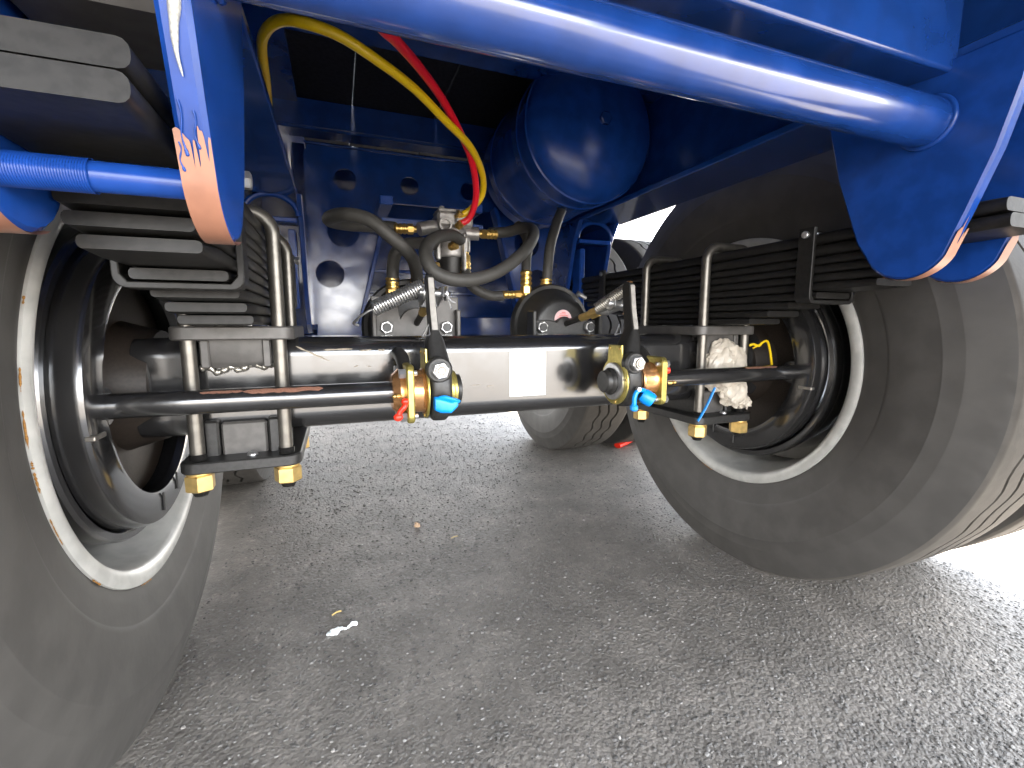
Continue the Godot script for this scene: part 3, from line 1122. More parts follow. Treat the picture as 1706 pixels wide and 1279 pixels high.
func build_wheels() -> void:
	# built for the left side: the inner face looks towards +x; origin on the ground under the inner rim flange
	var w := thing("wheel", "large black tyre on a silver rim with rust stains, filling the left edge", "wheel", Vector3.ZERO, "wheels of the rear axle")
	var ty := part(w, "tyre", tyre_mesh(false), M.rubber, 32)
	part(ty, "tread", tyre_mesh(true), M.tread_rubber, 32)
	var r := MB.new()
	r.lathe(PackedVector2Array([Vector2(0.016, 0.296), Vector2(0.004, 0.3), Vector2(-0.004, 0.2985), Vector2(-0.0068, 0.293), Vector2(-0.0062, 0.284), Vector2(-0.003, 0.277), Vector2(0.003, 0.2725), Vector2(0.02, 0.27), Vector2(0.046, 0.266), Vector2(0.06, 0.258), Vector2(0.085, 0.2535), Vector2(0.14, 0.2535), Vector2(0.17, 0.265), Vector2(0.2, 0.277), Vector2(0.214, 0.286), Vector2(0.219, 0.295), Vector2(0.212, 0.299), Vector2(0.2, 0.284), Vector2(0.16, 0.272), Vector2(0.09, 0.261), Vector2(0.05, 0.274), Vector2(0.016, 0.285), Vector2(0.016, 0.296)]), V(0, AX, 0), V(-1, 0, 0), 120)
	var rim := part(w, "rim", r, M.rim_silver, 40)
	var d := MB.new()
	d.lathe(PackedVector2Array([Vector2(0.15, 0.253), Vector2(0.17, 0.22), Vector2(0.175, 0.14), Vector2(0.18, 0.14), Vector2(0.178, 0.222), Vector2(0.16, 0.256)]), V(0, AX, 0), V(-1, 0, 0), 64)
	part(rim, "rim_disc", d, M.rim_silver)
	for s in 9:
		var ri := RandomNumberGenerator.new()
		ri.seed = s + 70
		var rp := MB.new()
		var a0: float = [2.72, 2.96, 3.1, 3.27, 3.31, 3.5, 2.2, 3.9, 4.4][s]
		var n := 10
		var pl := PackedVector3Array()
		var rad := PackedFloat32Array()
		for k in n + 1:
			var an := a0 + (0.03 + 0.05 * float(s % 3)) * k / n
			pl.append(V(0.0035, AX + sin(an) * 0.3, -cos(an) * 0.3))
			rad.append(0.0014 * ri.randf_range(0.1, 1.0) * (0.3 if k == 0 or k == n else 1.0))
		rp.tube(pl, 0.002, 6, rad)
		part(rim, "rust_stain", rp, M.rust, 60)
	var dr := MB.new()
	dr.lathe(PackedVector2Array([Vector2(0.02, 0.2185), Vector2(0.016, 0.222), Vector2(0.016, 0.231), Vector2(0.02, 0.234), Vector2(0.04, 0.234), Vector2(0.046, 0.229), Vector2(0.06, 0.227), Vector2(0.16, 0.227), Vector2(0.19, 0.2), Vector2(0.19, 0.1), Vector2(0.17, 0.1), Vector2(0.15, 0.21), Vector2(0.03, 0.21), Vector2(0.02, 0.2185)]), V(0, AX, 0), V(-1, 0, 0), 96)
	part(w, "brake_drum", dr, M.black_paint, 35)
	w.position = V(-0.612, 0, 0)
	var list := [
		[V(0.612, 0, 0), PI, "large black tyre on a silver rim standing on the right, plastic wrap in front", "wheels of the rear axle"],
		[V(0.92, 0, 0), PI, "outer tyre of the right pair, a sliver behind the big right tyre", "wheels of the rear axle"],
		[V(-0.92, 0, 0), 0.0, "outer tyre of the left pair, seen through the left rim", "wheels of the rear axle"],
		[V(0.6, 0, -1.17), PI, "smaller looking tyre with zigzag tread seen under the axle beam", "wheels of the forward axle"],
		[V(0.92, 0, -1.17), PI, "outer tyre beside the zigzag tread tyre under the beam, partly hidden", "wheels of the forward axle"],
		[V(-0.6, 0, -1.17), 0.0, "far tyre peeking out below the bottom plate on the left", "wheels of the forward axle"],
	]
	for k in list:
		var o := dup(w, V(0, 0, 0), k[2], k[3])
		o.position = k[0]
		o.rotation.y = k[1]
	# mud flap behind the right wheels: its dark sheet shows in the gloss of the axle beam
	var mf := MB.new()
	mf.box(V(0.92, 0.6, 0.76), V(0.62, 0.72, 0.008), 0.002)
	solo("mud_flap", "black rubber mud flap hanging behind the right pair of tyres", "mud flap", mf, M.rubber, V(0.92, 0.24, 0.76))


# ------------------------------------------------------------------ springs
func build_springs() -> void:
	var c := -SPX
	var t := thing("leaf_spring", "stack of dark steel spring leaves with stepped tips, beside the left tyre", "leaf spring", V(c, 0.597, 0), "leaf springs on the near axle")
	var tips := [0.20, 0.24, 0.28, 0.33, 0.42, 0.437, 0.445, 0.452, 0.56, 0.555]
	var y := 0.5985
	for i in 10:
		var th := 0.0185 if i >= 8 else 0.0132
		var tip: float = tips[i]
		var mb := MB.new()
		var secs := []
		var n := 18
		for k in n + 1:
			var z := lerpf(-tip, tip, float(k) / n)
			var e := minf(tip - absf(z), 0.02) / 0.02
			var wd := 0.092 - (0.01 * (1.0 - e) if i < 8 else 0.0)
			secs.append([V(c, y + th / 2 + 0.012 * z * z, z), wd, th * ((0.78 if i < 8 else 0.86) + (0.22 if i < 8 else 0.14) * sqrt(e))])
		mb.loft(secs, V(1, 0, 0), V(0, 1, 0), 0.38, 4)
		part(t, "leaf", mb, M.spring_steel, 40)
		y += th + 0.0006
	# clips that bind the leaves, ahead of and behind the axle
	for z in [0.315, -0.315]:
		var cl := MB.new()
		var u := PackedVector2Array([Vector2(-0.055, 0.757), Vector2(-0.055, 0.648)])
		u.append_array(arc_pts(Vector2(-0.043, 0.646), 0.012, PI, PI * 1.5, 4))
		u.append_array(arc_pts(Vector2(0.043, 0.646), 0.012, PI * 1.5, TAU, 4))
		u.append_array(PackedVector2Array([Vector2(0.055, 0.757), Vector2(0.0485, 0.757), Vector2(0.0485, 0.648), Vector2(0.0425, 0.6405), Vector2(-0.0425, 0.6405), Vector2(-0.0485, 0.648), Vector2(-0.0485, 0.757)]))
		cl.prism(u, V(c, 0, z - 0.014), Basis(), 0.028, 0.001)
		var clip := part(t, "spring_clip", cl, M.spring_steel)
		var b := MB.new()
		b.rod(V(c - 0.06, 0.746, z), V(c + 0.066, 0.746, z), 0.006, 12)
		b.nut(V(c + 0.061, 0.746, z), V(1, 0, 0), 0.016, 0.009)
		part(clip, "clip_bolt", b, M.zinc, 30)
	dup(t, V(2 * SPX, 0, 0), "stack of dark spring leaves in shade above the plastic wrapped right seat", "leaf springs on the near axle")

	# plates above and below the axle
	var tp := thing("upper_spring_plate", "grey clamp plate under the left leaf spring, on top of the axle", "clamp plate", V(c, 0.577, 0), "spring clamp plates")
	var mb := MB.new()
	clamp_plate(mb, c, 0.5775, 0.597, 0.117)
	part(tp, "plate", mb, M.plate_grey)
	dup(tp, V(2 * SPX, 0, 0), "grey clamp plate above the plastic wrap on the right of the axle", "spring clamp plates")
	var bp := thing("lower_spring_plate", "dark clamp plate with two brass nuts under the left end of the axle", "clamp plate", V(c, 0.386, 0), "spring clamp plates")
	mb = MB.new()
	clamp_plate(mb, c, 0.386, 0.403, 0.122)
	part(bp, "plate", mb, M.black_satin)
	var rv := MB.new()
	rv.ball(V(c + 0.012, 0.404, 0.1), V(0.008, 0.005, 0.008), 10)
	part(bp, "rivet_head", rv, M.zinc, 60)
	dup(bp, V(2 * SPX, 0, 0), "dark clamp plate with brass nuts under the right end of the axle", "spring clamp plates")

	# U-bolts over each spring
	var u := thing("u_bolt", "steel U bolt over the left spring, nearer of its pair", "U bolt", V(c, 0.36, 0.1), "U bolts clamping the springs")
	var pts: Array = [V(c - 0.0585, 0.352, 0.1), V(c - 0.0585, 0.45, 0.1), V(c - 0.0585, 0.6, 0.1), V(c - 0.0585, 0.722, 0.1)]
	var path := PackedVector3Array(pts)
	for k in 9:
		var a := PI - PI / 2 * (k + 1) / 9.0
		path.append(V(c - 0.0585 + 0.028 + cos(a) * 0.028, 0.732 + sin(a) * 0.028, 0.1))
	for k in 9:
		var a := PI / 2 - PI / 2 * k / 8.0
		path.append(V(c + 0.0585 - 0.028 + cos(a) * 0.028, 0.732 + sin(a) * 0.028, 0.1))
	path.append_array(PackedVector3Array([V(c + 0.0585, 0.6, 0.1), V(c + 0.0585, 0.45, 0.1), V(c + 0.0585, 0.352, 0.1)]))
	var rod := MB.new()
	rod.tube(path, 0.0098, 18)
	part(u, "rod", rod, M.dark_steel, 50)
	for s: float in [-1.0, 1.0]:
		var th := MB.new()
		var prof := PackedVector2Array()
		for k in 30:
			prof.append(Vector2(0.002 * k, 0.0106))
			prof.append(Vector2(0.002 * k + 0.001, 0.0116))
		th.lathe(prof, V(c + s * 0.0585, 0.353, 0.1), V(0, 1, 0), 16)
		th.lathe(PackedVector2Array([Vector2(0, 0.0), Vector2(0, 0.009), Vector2(0.004, 0.0106)]), V(c + s * 0.0585, 0.349, 0.1), V(0, 1, 0), 16)
		part(u, "thread", th, M.spring_steel, 20)
		var nt := MB.new()
		nt.nut(V(c + s * 0.0585, 0.3695, 0.1), V(0, 1, 0), 0.034, 0.025, 0.25 + s * 0.2)
		nt.rod(V(c + s * 0.0585, 0.382, 0.1), V(c + s * 0.0585, 0.3855, 0.1), 0.0175, 24, 0.0008)
		part(u, "nut", nt, M.brass_zinc, 30)
	dup(u, V(0, 0, -0.2), "steel U bolt over the left spring, farther of its pair", "U bolts clamping the springs")
	dup(u, V(2 * SPX, 0, 0), "steel U bolt over the right spring, nearer of its pair, blue tie on its leg", "U bolts clamping the springs")
	dup(u, V(2 * SPX, 0, -0.2), "steel U bolt over the right spring, farther of its pair", "U bolts clamping the springs")


func clamp_plate(mb: MB, c: float, y0: float, y1: float, half: float) -> void:
	var o := PackedVector2Array()
	for q in 4:
		var p := Vector2([0.06, -0.06, -0.06, 0.06][q], [half - 0.02, half - 0.02, 0.02 - half, 0.02 - half][q])
		o.append_array(arc_pts(p, 0.02, PI / 2 * q, PI / 2 * (q + 1), 5))
	mb.prism(o, V(c, y0, 0), Basis(V(1, 0, 0), V(0, 0, -1), V(0, 1, 0)), y1 - y0, 0.002)


# ------------------------------------------------------------------ brakes
func build_brakes() -> void:
	for s: float in [-1.0, 1.0]:
		var left: bool = s < 0
		var cx: float = s * 0.17
		var t := thing("brake_chamber", "black round brake chamber behind the left slack adjuster" if left else "black domed brake chamber with a half round label, right of centre", "brake chamber", V(cx, 0.595, -0.2), "brake chambers")
		var b := MB.new()
		b.lathe(PackedVector2Array([Vector2(0, 0.0), Vector2(0, 0.055), Vector2(0.006, 0.068), Vector2(0.03, 0.082), Vector2(0.05, 0.088), Vector2(0.055, 0.094), Vector2(0.075, 0.094), Vector2(0.08, 0.088), Vector2(0.11, 0.085), Vector2(0.13, 0.07), Vector2(0.14, 0.0)]), V(cx, 0.594, -0.096), V(0, 0, -1), 56)
		part(t, "housing", b, M.black_satin, 40)
		var r := MB.new()
		r.lathe(PackedVector2Array([Vector2(0.054, 0.09), Vector2(0.052, 0.1), Vector2(0.06, 0.104), Vector2(0.07, 0.104), Vector2(0.078, 0.1), Vector2(0.076, 0.09)]), V(cx, 0.594, -0.096), V(0, 0, -1), 56)
		var ring := part(t, "clamp_ring", r, M.black_satin, 40)
		var cb := MB.new()
		cb.rod(V(cx + 0.058, 0.675, -0.13), V(cx + 0.082, 0.664, -0.13), 0.005, 10)
		cb.nut(V(cx + 0.06, 0.674, -0.13), V(0.9, -0.4, 0), 0.012, 0.007)
		part(ring, "clamp_bolt", cb, M.zinc, 30)
		if not left:
			var lb := MB.new()
			var o := arc_pts(Vector2(0, 0), 0.022, 0.0, PI, 16)
			lb.prism(o, V(cx + 0.002, 0.612, -0.0958), Basis().rotated(V(0, 0, 1), 0.12), 0.0009, 0.0001)
			var lab := part(t, "label", lb, M.label_print, 38, "pale half round paper label with faint red print")
			var tx := MB.new()
			for k in 4:
				tx.box(V(cx + 0.001 + 0.002 * (k % 2), 0.617 + 0.0036 * k, -0.0945), V(0.028 - 0.006 * k, 0.0012, 0.0004), 0.0001)
			part(lab, "print_line", tx, M.cap_red)
		var bt := MB.new()
		var cz := 0.075 if left else 0.09
		var clev := V(-0.162, 0.652, 0.055) if left else V(0.222, 0.648, 0.085)
		var root := V(cx, 0.598, -0.096)
		var d := (clev - root).normalized()
		bt.lathe(PackedVector2Array([Vector2(0, 0.02), Vector2(0.006, 0.018), Vector2(0.012, 0.0085), Vector2(0.012, 0)]), root, d, 20)
		part(t, "rod_boot", bt, M.rubber)
		var pr := MB.new()
		pr.rod(root, root + d * 0.1, 0.0065, 16)
		part(t, "push_rod", pr, M.black_satin)
		var sv := MB.new()
		sv.rod(root + d * (0.07 if left else 0.062), root + d * 0.115, 0.0085, 18, 0.002)
		part(t, "rod_sleeve", sv, M.brass_zinc)
		var nu := MB.new()
		nu.nut(root + d * 0.108, d, 0.021, 0.026, 0.4)
		part(t, "lock_nut", nu, M.brass_zinc, 30)
		# clevis fork with its pin
		var cv := MB.new()
		var ux := V(1, 0, 0)
		var w := d.cross(ux).normalized()
		var ux2 := w.cross(d).normalized()
		var fb := Basis(ux2, w, d)
		var base := root + d * 0.122
		cv.box(base + d * 0.006, V(0.036, 0.022, 0.012), 0.003, fb)
		for q: float in [-1.0, 1.0]:
			cv.box(base + d * 0.032 + ux2 * q * 0.0145, V(0.007, 0.02, 0.05), 0.003, fb)
		var fork := part(t, "clevis", cv, M.zinc)
		var pin_at := base + d * 0.045
		var pn := MB.new()
		pn.rod(pin_at - ux2 * 0.026, pin_at + ux2 * 0.026, 0.0065, 14)
		for q: float in [-1.0, 1.0]:
			pn.lathe(PackedVector2Array([Vector2(0, 0.006), Vector2(0, 0.0125), Vector2(0.0025, 0.0125), Vector2(0.0025, 0.006)]), pin_at + ux2 * q * 0.02, ux2, 20)
		part(fork, "clevis_pin", pn, M.zinc)
		var ct := MB.new()
		var e := pin_at + ux2 * 0.0245
		ct.tube(PackedVector3Array([e + V(0, 0.012, 0.002), e, e + V(0.002, -0.014, 0.002), e + V(0.006, -0.026, 0.004)]), 0.0014, 6)
		ct.tube(PackedVector3Array([e, e + V(0.005, -0.012, 0.004), e + V(0.013, -0.016, 0.006)]), 0.0014, 6)
		part(fork, "split_pin", ct, M.zinc)

		# slack adjuster on the camshaft
		var x0: float = -0.178 if left else 0.17
		var sl := thing("slack_adjuster", "black slack adjuster arm left of the white sticker, blue cap at its foot" if left else "black slack adjuster with a gold plate and round black end cap, right of the sticker", "slack adjuster", V(x0, CAMY, CAMZ), "slack adjusters on the camshafts")
		var lean: float = -0.002 if left else 0.03
		var arm := MB.new()
		arm.loft([[V(x0, CAMY - 0.046, CAMZ), 0.022, 0.03], [V(x0, CAMY - 0.034, CAMZ), 0.032, 0.06], [V(x0, CAMY, CAMZ), 0.034, 0.08], [V(x0, CAMY + 0.03, CAMZ), 0.034, 0.07], [V(x0 + lean * 0.2, CAMY + 0.05, CAMZ - 0.005), 0.034, 0.05], [V(x0 + lean * 0.6, CAMY + 0.078, CAMZ - 0.012), 0.026, 0.036], [V(x0 + lean * 0.8, CAMY + 0.094, CAMZ - 0.018), 0.0135, 0.03], [V(x0 + lean * 0.9, CAMY + 0.13, CAMZ - 0.03), 0.0125, 0.028], [V(x0 + lean, CAMY + 0.176, CAMZ - 0.04), 0.0125, 0.026], [V(x0 + lean, CAMY + 0.182, CAMZ - 0.041), 0.009, 0.016]], V(1, 0, 0), V(0, 0, 1), 0.3, 4)
		var bodyp := part(sl, "arm", arm, M.black_satin, 45)
		var edge := MB.new()
		edge.loft([[V(x0 + lean * 0.8, CAMY + 0.094, CAMZ - 0.0026), 0.0095, 0.003], [V(x0 + lean * 0.9, CAMY + 0.13, CAMZ - 0.0156), 0.0095, 0.003], [V(x0 + lean, CAMY + 0.176, CAMZ - 0.0266), 0.009, 0.003]], V(1, 0, 0), V(0, 0.3, 1).normalized(), 0.3, 3)
		part(bodyp, "worn_edge", edge, M.worn_steel, 38, "bright worn rear edge of the arm")
		var hb := MB.new()
		hb.lathe(PackedVector2Array([Vector2(0, 0), Vector2(0, 0.02), Vector2(0.012, 0.02), Vector2(0.015, 0.017), Vector2(0.015, 0)]), V(x0 - 0.004, CAMY + 0.035, CAMZ + 0.024), V(0, 0, 1), 28)
		part(sl, "worm_housing", hb, M.black_satin)
		var hx := MB.new()
		hx.nut(V(x0 - 0.004, CAMY + 0.035, CAMZ + 0.044), V(0, 0, 1), 0.0235, 0.012, 0.2)
		var hexb := part(sl, "hex_bolt", hx, M.zinc, 30)
		var hc := MB.new()
		hc.lathe(PackedVector2Array([Vector2(0, 0.0095), Vector2(0.003, 0.0085), Vector2(0.003, 0.0062), Vector2(0.001, 0.0055), Vector2(0.0035, 0.005), Vector2(0.0035, 0.0)]), V(x0 - 0.004, CAMY + 0.035, CAMZ + 0.05), V(0, 0, 1), 22)
		part(hexb, "bolt_end", hc, M.bare_steel, 30)
		# control plate, gold zinc
		var gp := MB.new()
		var o2 := PackedVector2Array([Vector2(0.021, 0.066), Vector2(-0.021, 0.066)])
		o2.append_array(arc_pts(Vector2.ZERO, 0.043, PI - 1.0, TAU + 1.0, 22))
		gp.prism(o2, V(x0 - 0.019, CAMY, CAMZ), SIDE, 0.0035, 0.0008)
		var plate := part(sl, "control_plate", gp, M.gold_plate, 40)
		for k in [[0.06, 0.016], [0.06, -0.016], [-0.038, 0.006], [0.006, 0.038]]:
			var rv := MB.new()
			rv.ball(V(x0 - 0.0225, CAMY + k[0], CAMZ + k[1]), V(0.002, 0.003, 0.003), 8)
			part(plate, "rivet", rv, M.brass, 60)
		var ec := MB.new()
		if left:
			ec.lathe(PackedVector2Array([Vector2(0.016, 0.0), Vector2(0.016, 0.033), Vector2(0.02, 0.033), Vector2(0.022, 0.03), Vector2(0.026, 0.03), Vector2(0.026, 0.0)]), V(x0, CAMY, CAMZ), V(1, 0, 0), 36)
			part(sl, "retainer_washer", ec, M.gold_plate, 30)
			var e2 := MB.new()
			e2.lathe(PackedVector2Array([Vector2(0.026, 0.0), Vector2(0.026, 0.022), Vector2(0.03, 0.024), Vector2(0.034, 0.024), Vector2(0.036, 0.019), Vector2(0.036, 0)]), V(x0, CAMY, CAMZ), V(1, 0, 0), 32)
			part(sl, "end_cap", e2, M.black_satin, 30)
		else:
			ec.lathe(PackedVector2Array([Vector2(0.023, 0.0), Vector2(0.023, 0.034), Vector2(0.027, 0.034), Vector2(0.029, 0.03), Vector2(0.029, 0.0)]), V(x0, CAMY, CAMZ), V(-1, 0, 0), 40)
			part(sl, "retainer_washer", ec, M.zinc, 30)
			var e2 := MB.new()
			e2.lathe(PackedVector2Array([Vector2(0.029, 0.024), Vector2(0.032, 0.025), Vector2(0.035, 0.023), Vector2(0.037, 0.0205), Vector2(0.045, 0.02), Vector2(0.047, 0.018), Vector2(0.047, 0.004), Vector2(0.0465, 0.0)]), V(x0, CAMY, CAMZ), V(-1, 0, 0), 36)
			part(sl, "end_cap", e2, M.black_satin, 30)
		# blue plastic cap with its strap
		var bc := MB.new()
		if left:
			var p := V(-0.176, 0.479, 0.204)
			bc.loft([[p + V(-0.016, 0.004, 0), 0.02, 0.016], [p + V(-0.008, 0.002, 0), 0.024, 0.022], [p + V(0.008, -0.001, 0.001), 0.02, 0.02], [p + V(0.018, 0.003, 0.001), 0.01, 0.012]], V(0, 1, 0), V(0, 0, 1), 0.3)
			bc.tube(spline([p + V(-0.014, 0.01, 0), p + V(-0.004, 0.014, 0.008), p + V(0.01, 0.01, 0.008), p + V(0.02, 0.006, 0.004)], 4), 0.003, 8)
		else:
			var p := V(0.19, 0.47, 0.203)
			bc.lathe(PackedVector2Array([Vector2(-0.012, 0), Vector2(-0.012, 0.011), Vector2(-0.006, 0.0135), Vector2(0.006, 0.0135), Vector2(0.011, 0.012), Vector2(0.011, 0.008), Vector2(0.004, 0.006), Vector2(0.004, 0)]), p, V(0.75, -0.55, 0.45), 18)
			bc.tube(spline([p + V(-0.008, 0.014, 0), p + V(-0.022, 0.014, 0.002), p + V(-0.029, 0.004, 0.003), p + V(-0.03, -0.008, 0.003), p + V(-0.03, -0.016, 0.002)], 5), 0.0042, 8)
			bc.box(p + V(-0.029, -0.016, 0.002), V(0.013, 0.012, 0.012), 0.003)
		part(sl, "plastic_cap", bc, M.cap_blue, 40, "bright blue plastic dust cap")
		if not left:
			var rv := MB.new()
			rv.rod(V(0.168, 0.486, 0.203), V(0.168, 0.487, 0.21), 0.0045, 12)
			part(sl, "cap_rivet", rv, M.zinc)
		# thin triangular loop, drawn as a small pale outline beside the arm
		var tw := MB.new()
		var tp := V(x0 - 0.022, CAMY + 0.084, CAMZ - 0.002)
		tw.tube(PackedVector3Array([tp, tp + V(0.012, 0.003, 0), tp + V(0.0115, 0.019, -0.004), tp]), 0.0012, 6)
		part(sl, "triangle_loop", tw, M.zinc)

	# return springs
	var rs := thing("return_spring", "silver coil spring slanting up to the left slack adjuster", "coil spring", V(-0.26, 0.6, 0.04), "return springs")
	var sm := MB.new()
	helix(sm, V(-0.264, 0.626, 0.045), V(-0.179, 0.666, 0.052), 0.0115, 0.0023, 20)
	part(rs, "coil", sm, M.zinc, 60)
	var hk := MB.new()
	hk.tube(spline([V(-0.262, 0.627, 0.045), V(-0.275, 0.62, 0.04), V(-0.288, 0.61, 0.03), V(-0.295, 0.602, 0.02), V(-0.287, 0.598, 0.015)], 4), 0.0022, 8)
	hk.tube(spline([V(-0.181, 0.665, 0.052), V(-0.172, 0.67, 0.055), V(-0.168, 0.677, 0.06), V(-0.174, 0.681, 0.06)], 4), 0.0022, 8)
	part(rs, "hook", hk, M.zinc, 60)
	var rs2 := thing("return_spring", "grey coil spring lying above the push rod by the right slack adjuster", "coil spring", V(0.16, 0.62, 0.05), "return springs")
	var s2 := MB.new()
	helix(s2, V(0.178, 0.632, 0.04), V(0.222, 0.671, 0.08), 0.0095, 0.0022, 18)
	part(rs2, "coil", s2, M.bare_steel, 60)
	var h2 := MB.new()
	h2.tube(spline([V(0.222, 0.671, 0.08), V(0.228, 0.678, 0.085), V(0.226, 0.684, 0.088), V(0.22, 0.682, 0.088)], 4), 0.002, 8)
	part(rs2, "hook", h2, M.bare_steel, 60)
	for k in [["bolt_head", V(0.206, 0.677, 0.115)], ["bolt_head", V(0.2, 0.622, 0.115)]]:
		var mb := MB.new()
		mb.nut(k[1], V(0.3, 0, 1), 0.011, 0.008)
		part(rs2, k[0], mb, M.copper, 30)


func helix(mb: MB, a: Vector3, b: Vector3, r: float, wire: float, turns: int) -> void:
	var d := (b - a).normalized()
	var u := d.cross(Vector3.UP).normalized()
	var w := d.cross(u)
	var p := PackedVector3Array()
	var n := turns * 12
	for i in n + 1:
		var f := float(i) / n
		var an := TAU * turns * f
		p.append(a.lerp(b, f) + (u * cos(an) + w * sin(an)) * r)
	mb.tube(p, wire, 7)


# ------------------------------------------------------------------ air system
func fitting(parent: Node3D, at: Vector3, d: Vector3, l := 0.04, r := 0.0125) -> void:
	var mb := MB.new()
	d = d.normalized()
	var prof := PackedVector2Array([Vector2(0, 0), Vector2(0, r * 0.7), Vector2(l * 0.12, r * 0.7)])
	for k in 3:
		var x := l * (0.45 + 0.18 * k)
		prof.append_array(PackedVector2Array([Vector2(x, r * 0.95), Vector2(x + l * 0.03, r * 1.1), Vector2(x + l * 0.11, r * 1.1), Vector2(x + l * 0.14, r * 0.95)]))
	prof.append(Vector2(l, r * 0.6))
	prof.append(Vector2(l, 0))
	mb.lathe(prof, at, d, 20)
	mb.nut(at + d * l * 0.27, d, r * 1.9, l * 0.28, 0.3)
	part(parent, "hose_fitting", mb, M.brass, 30)


func hose(called: String, label: String, pts: Array, r: float, m: Material, group := "") -> Node3D:
	var t := thing(called, label, "hose", pts[0], group)
	var mb := MB.new()
	mb.tube(spline(pts, 7), r, 14)
	part(t, "tube", mb, m, 50)
	return t


func build_air() -> void:
	# relay valve
	var v := thing("relay_valve", "grey aluminium relay valve hung in the middle of the blue cross plate", "valve", V(-0.06, 0.7, -0.22))
	var b := MB.new()
	b.lathe(PackedVector2Array([Vector2(0, 0), Vector2(0, 0.036), Vector2(0.006, 0.04), Vector2(0.03, 0.04), Vector2(0.036, 0.043), Vector2(0.06, 0.043), Vector2(0.066, 0.038), Vector2(0.07, 0)]), V(-0.062, 0.755, -0.222), V(0, 1, 0), 36)
	b.box(V(-0.058, 0.838, -0.222), V(0.084, 0.034, 0.07), 0.006)
	b.box(V(-0.045, 0.842, -0.183), V(0.03, 0.026, 0.014), 0.003)
	b.box(V(-0.1, 0.775, -0.19), V(0.011, 0.06, 0.02), 0.003)
	b.box(V(-0.041, 0.765, -0.185), V(0.008, 0.085, 0.02), 0.003)
	b.tube(PackedVector3Array([V(-0.14, 0.812, -0.2), V(-0.115, 0.82, -0.205), V(-0.09, 0.825, -0.21)]), 0.015, 14)
	b.tube(PackedVector3Array([V(0.0, 0.812, -0.2), V(-0.025, 0.812, -0.205), V(-0.05, 0.815, -0.21)]), 0.015, 14)
	b.rod(V(-0.033, 0.768, -0.2), V(-0.033, 0.8, -0.2), 0.0115, 16)
	var body := part(v, "body", b, M.aluminium, 40)
	var lid := MB.new()
	lid.box(V(-0.058, 0.858, -0.222), V(0.078, 0.007, 0.066), 0.002)
	for k in [[-0.03, 0.026], [0.03, 0.026], [-0.03, -0.026], [0.03, -0.026]]:
		lid.nut(V(-0.058 + k[0], 0.863, -0.222 + k[1]), V(0, 1, 0), 0.01, 0.006)
	part(v, "lid", lid, M.aluminium, 30)
	var port := MB.new()
	port.lathe(PackedVector2Array([Vector2(0, 0.016), Vector2(0.022, 0.016), Vector2(0.025, 0.0145), Vector2(0.025, 0.011), Vector2(0.012, 0.0105), Vector2(0.012, 0.0)]), V(-0.083, 0.824, -0.205), V(0, 0, 1), 30)
	part(body, "port_ring", port, M.aluminium, 35)
	var cup := MB.new()
	cup.lathe(PackedVector2Array([Vector2(0, 0.0), Vector2(0, 0.02), Vector2(0.008, 0.028), Vector2(0.05, 0.033), Vector2(0.056, 0.033), Vector2(0.056, 0)]), V(-0.062, 0.699, -0.222), V(0, 1, 0), 30)
	part(v, "exhaust_cup", cup, M.black_satin)
	for k in [[V(-0.146, 0.812, -0.2), V(-1, -0.03, 0), 0.05, 0.0105], [V(0.0, 0.813, -0.205), V(1, 0.05, -0.05), 0.05, 0.0105], [V(-0.033, 0.768, -0.2), V(0, -1, 0), 0.052, 0.0115], [V(-0.075, 0.775, -0.185), V(0.7, 0.2, 0.7), 0.022, 0.009], [V(-0.057, 0.818, -0.186), V(0.45, 0.5, 0.5), 0.02, 0.008], [V(-0.056, 0.838, -0.186), V(0.35, 0.6, 0.4), 0.02, 0.0085], [V(-0.108, 0.735, -0.16), V(-0.3, -0.9, 0.2), 0.03, 0.008]]:
		fitting(v, k[0], k[1], k[2], k[3])

	# coloured supply lines
	hose("yellow_air_line", "thin yellow air hose arching from the frame down to the relay valve", [V(-0.05, 0.845, -0.18), V(-0.028, 0.858, -0.175), V(-0.004, 0.889, -0.16), V(-0.015, 0.922, -0.12), V(-0.061, 0.947, -0.05), V(-0.127, 0.96, 0.02), V(-0.189, 0.974, 0.08), V(-0.248, 0.979, 0.13), V(-0.301, 0.986, 0.16), V(-0.345, 0.993, 0.16), V(-0.373, 1.001, 0.14), V(-0.395, 1.007, 0.1), V(-0.409, 1.012, 0.04), V(-0.42, 1.02, -0.1), V(-0.44, 1.03, -0.3)], 0.0072, M.yellow_hose)
	hose("red_air_line", "thin red air hose dropping from under the tube to the relay valve", [V(-0.052, 0.826, -0.178), V(-0.03, 0.841, -0.17), V(-0.023, 0.882, -0.14), V(-0.046, 0.933, -0.09), V(-0.087, 0.964, -0.03), V(-0.136, 0.985, 0.04), V(-0.186, 0.985, 0.12), V(-0.231, 0.972, 0.2), V(-0.26, 0.955, 0.26), V(-0.3, 0.945, 0.36), V(-0.33, 0.96, 0.5)], 0.0072, M.red_hose)

	# black brake hoses
	var g := "black brake hoses round the valve"
	var h1 := hose("brake_hose", "black hose looping left from the valve and back down to the left chamber", [V(-0.19, 0.814, -0.21), V(-0.215, 0.814, -0.205), V(-0.279, 0.807, -0.18), V(-0.321, 0.801, -0.13), V(-0.326, 0.798, -0.08), V(-0.298, 0.795, -0.03), V(-0.259, 0.784, -0.01), V(-0.222, 0.757, -0.01), V(-0.19, 0.735, -0.03), V(-0.171, 0.715, -0.07), V(-0.16, 0.69, -0.12)], 0.0125, M.hose_rubber, g)
	fitting(h1, V(-0.158, 0.664, -0.13), V(-0.05, 1, 0.1), 0.035, 0.013)
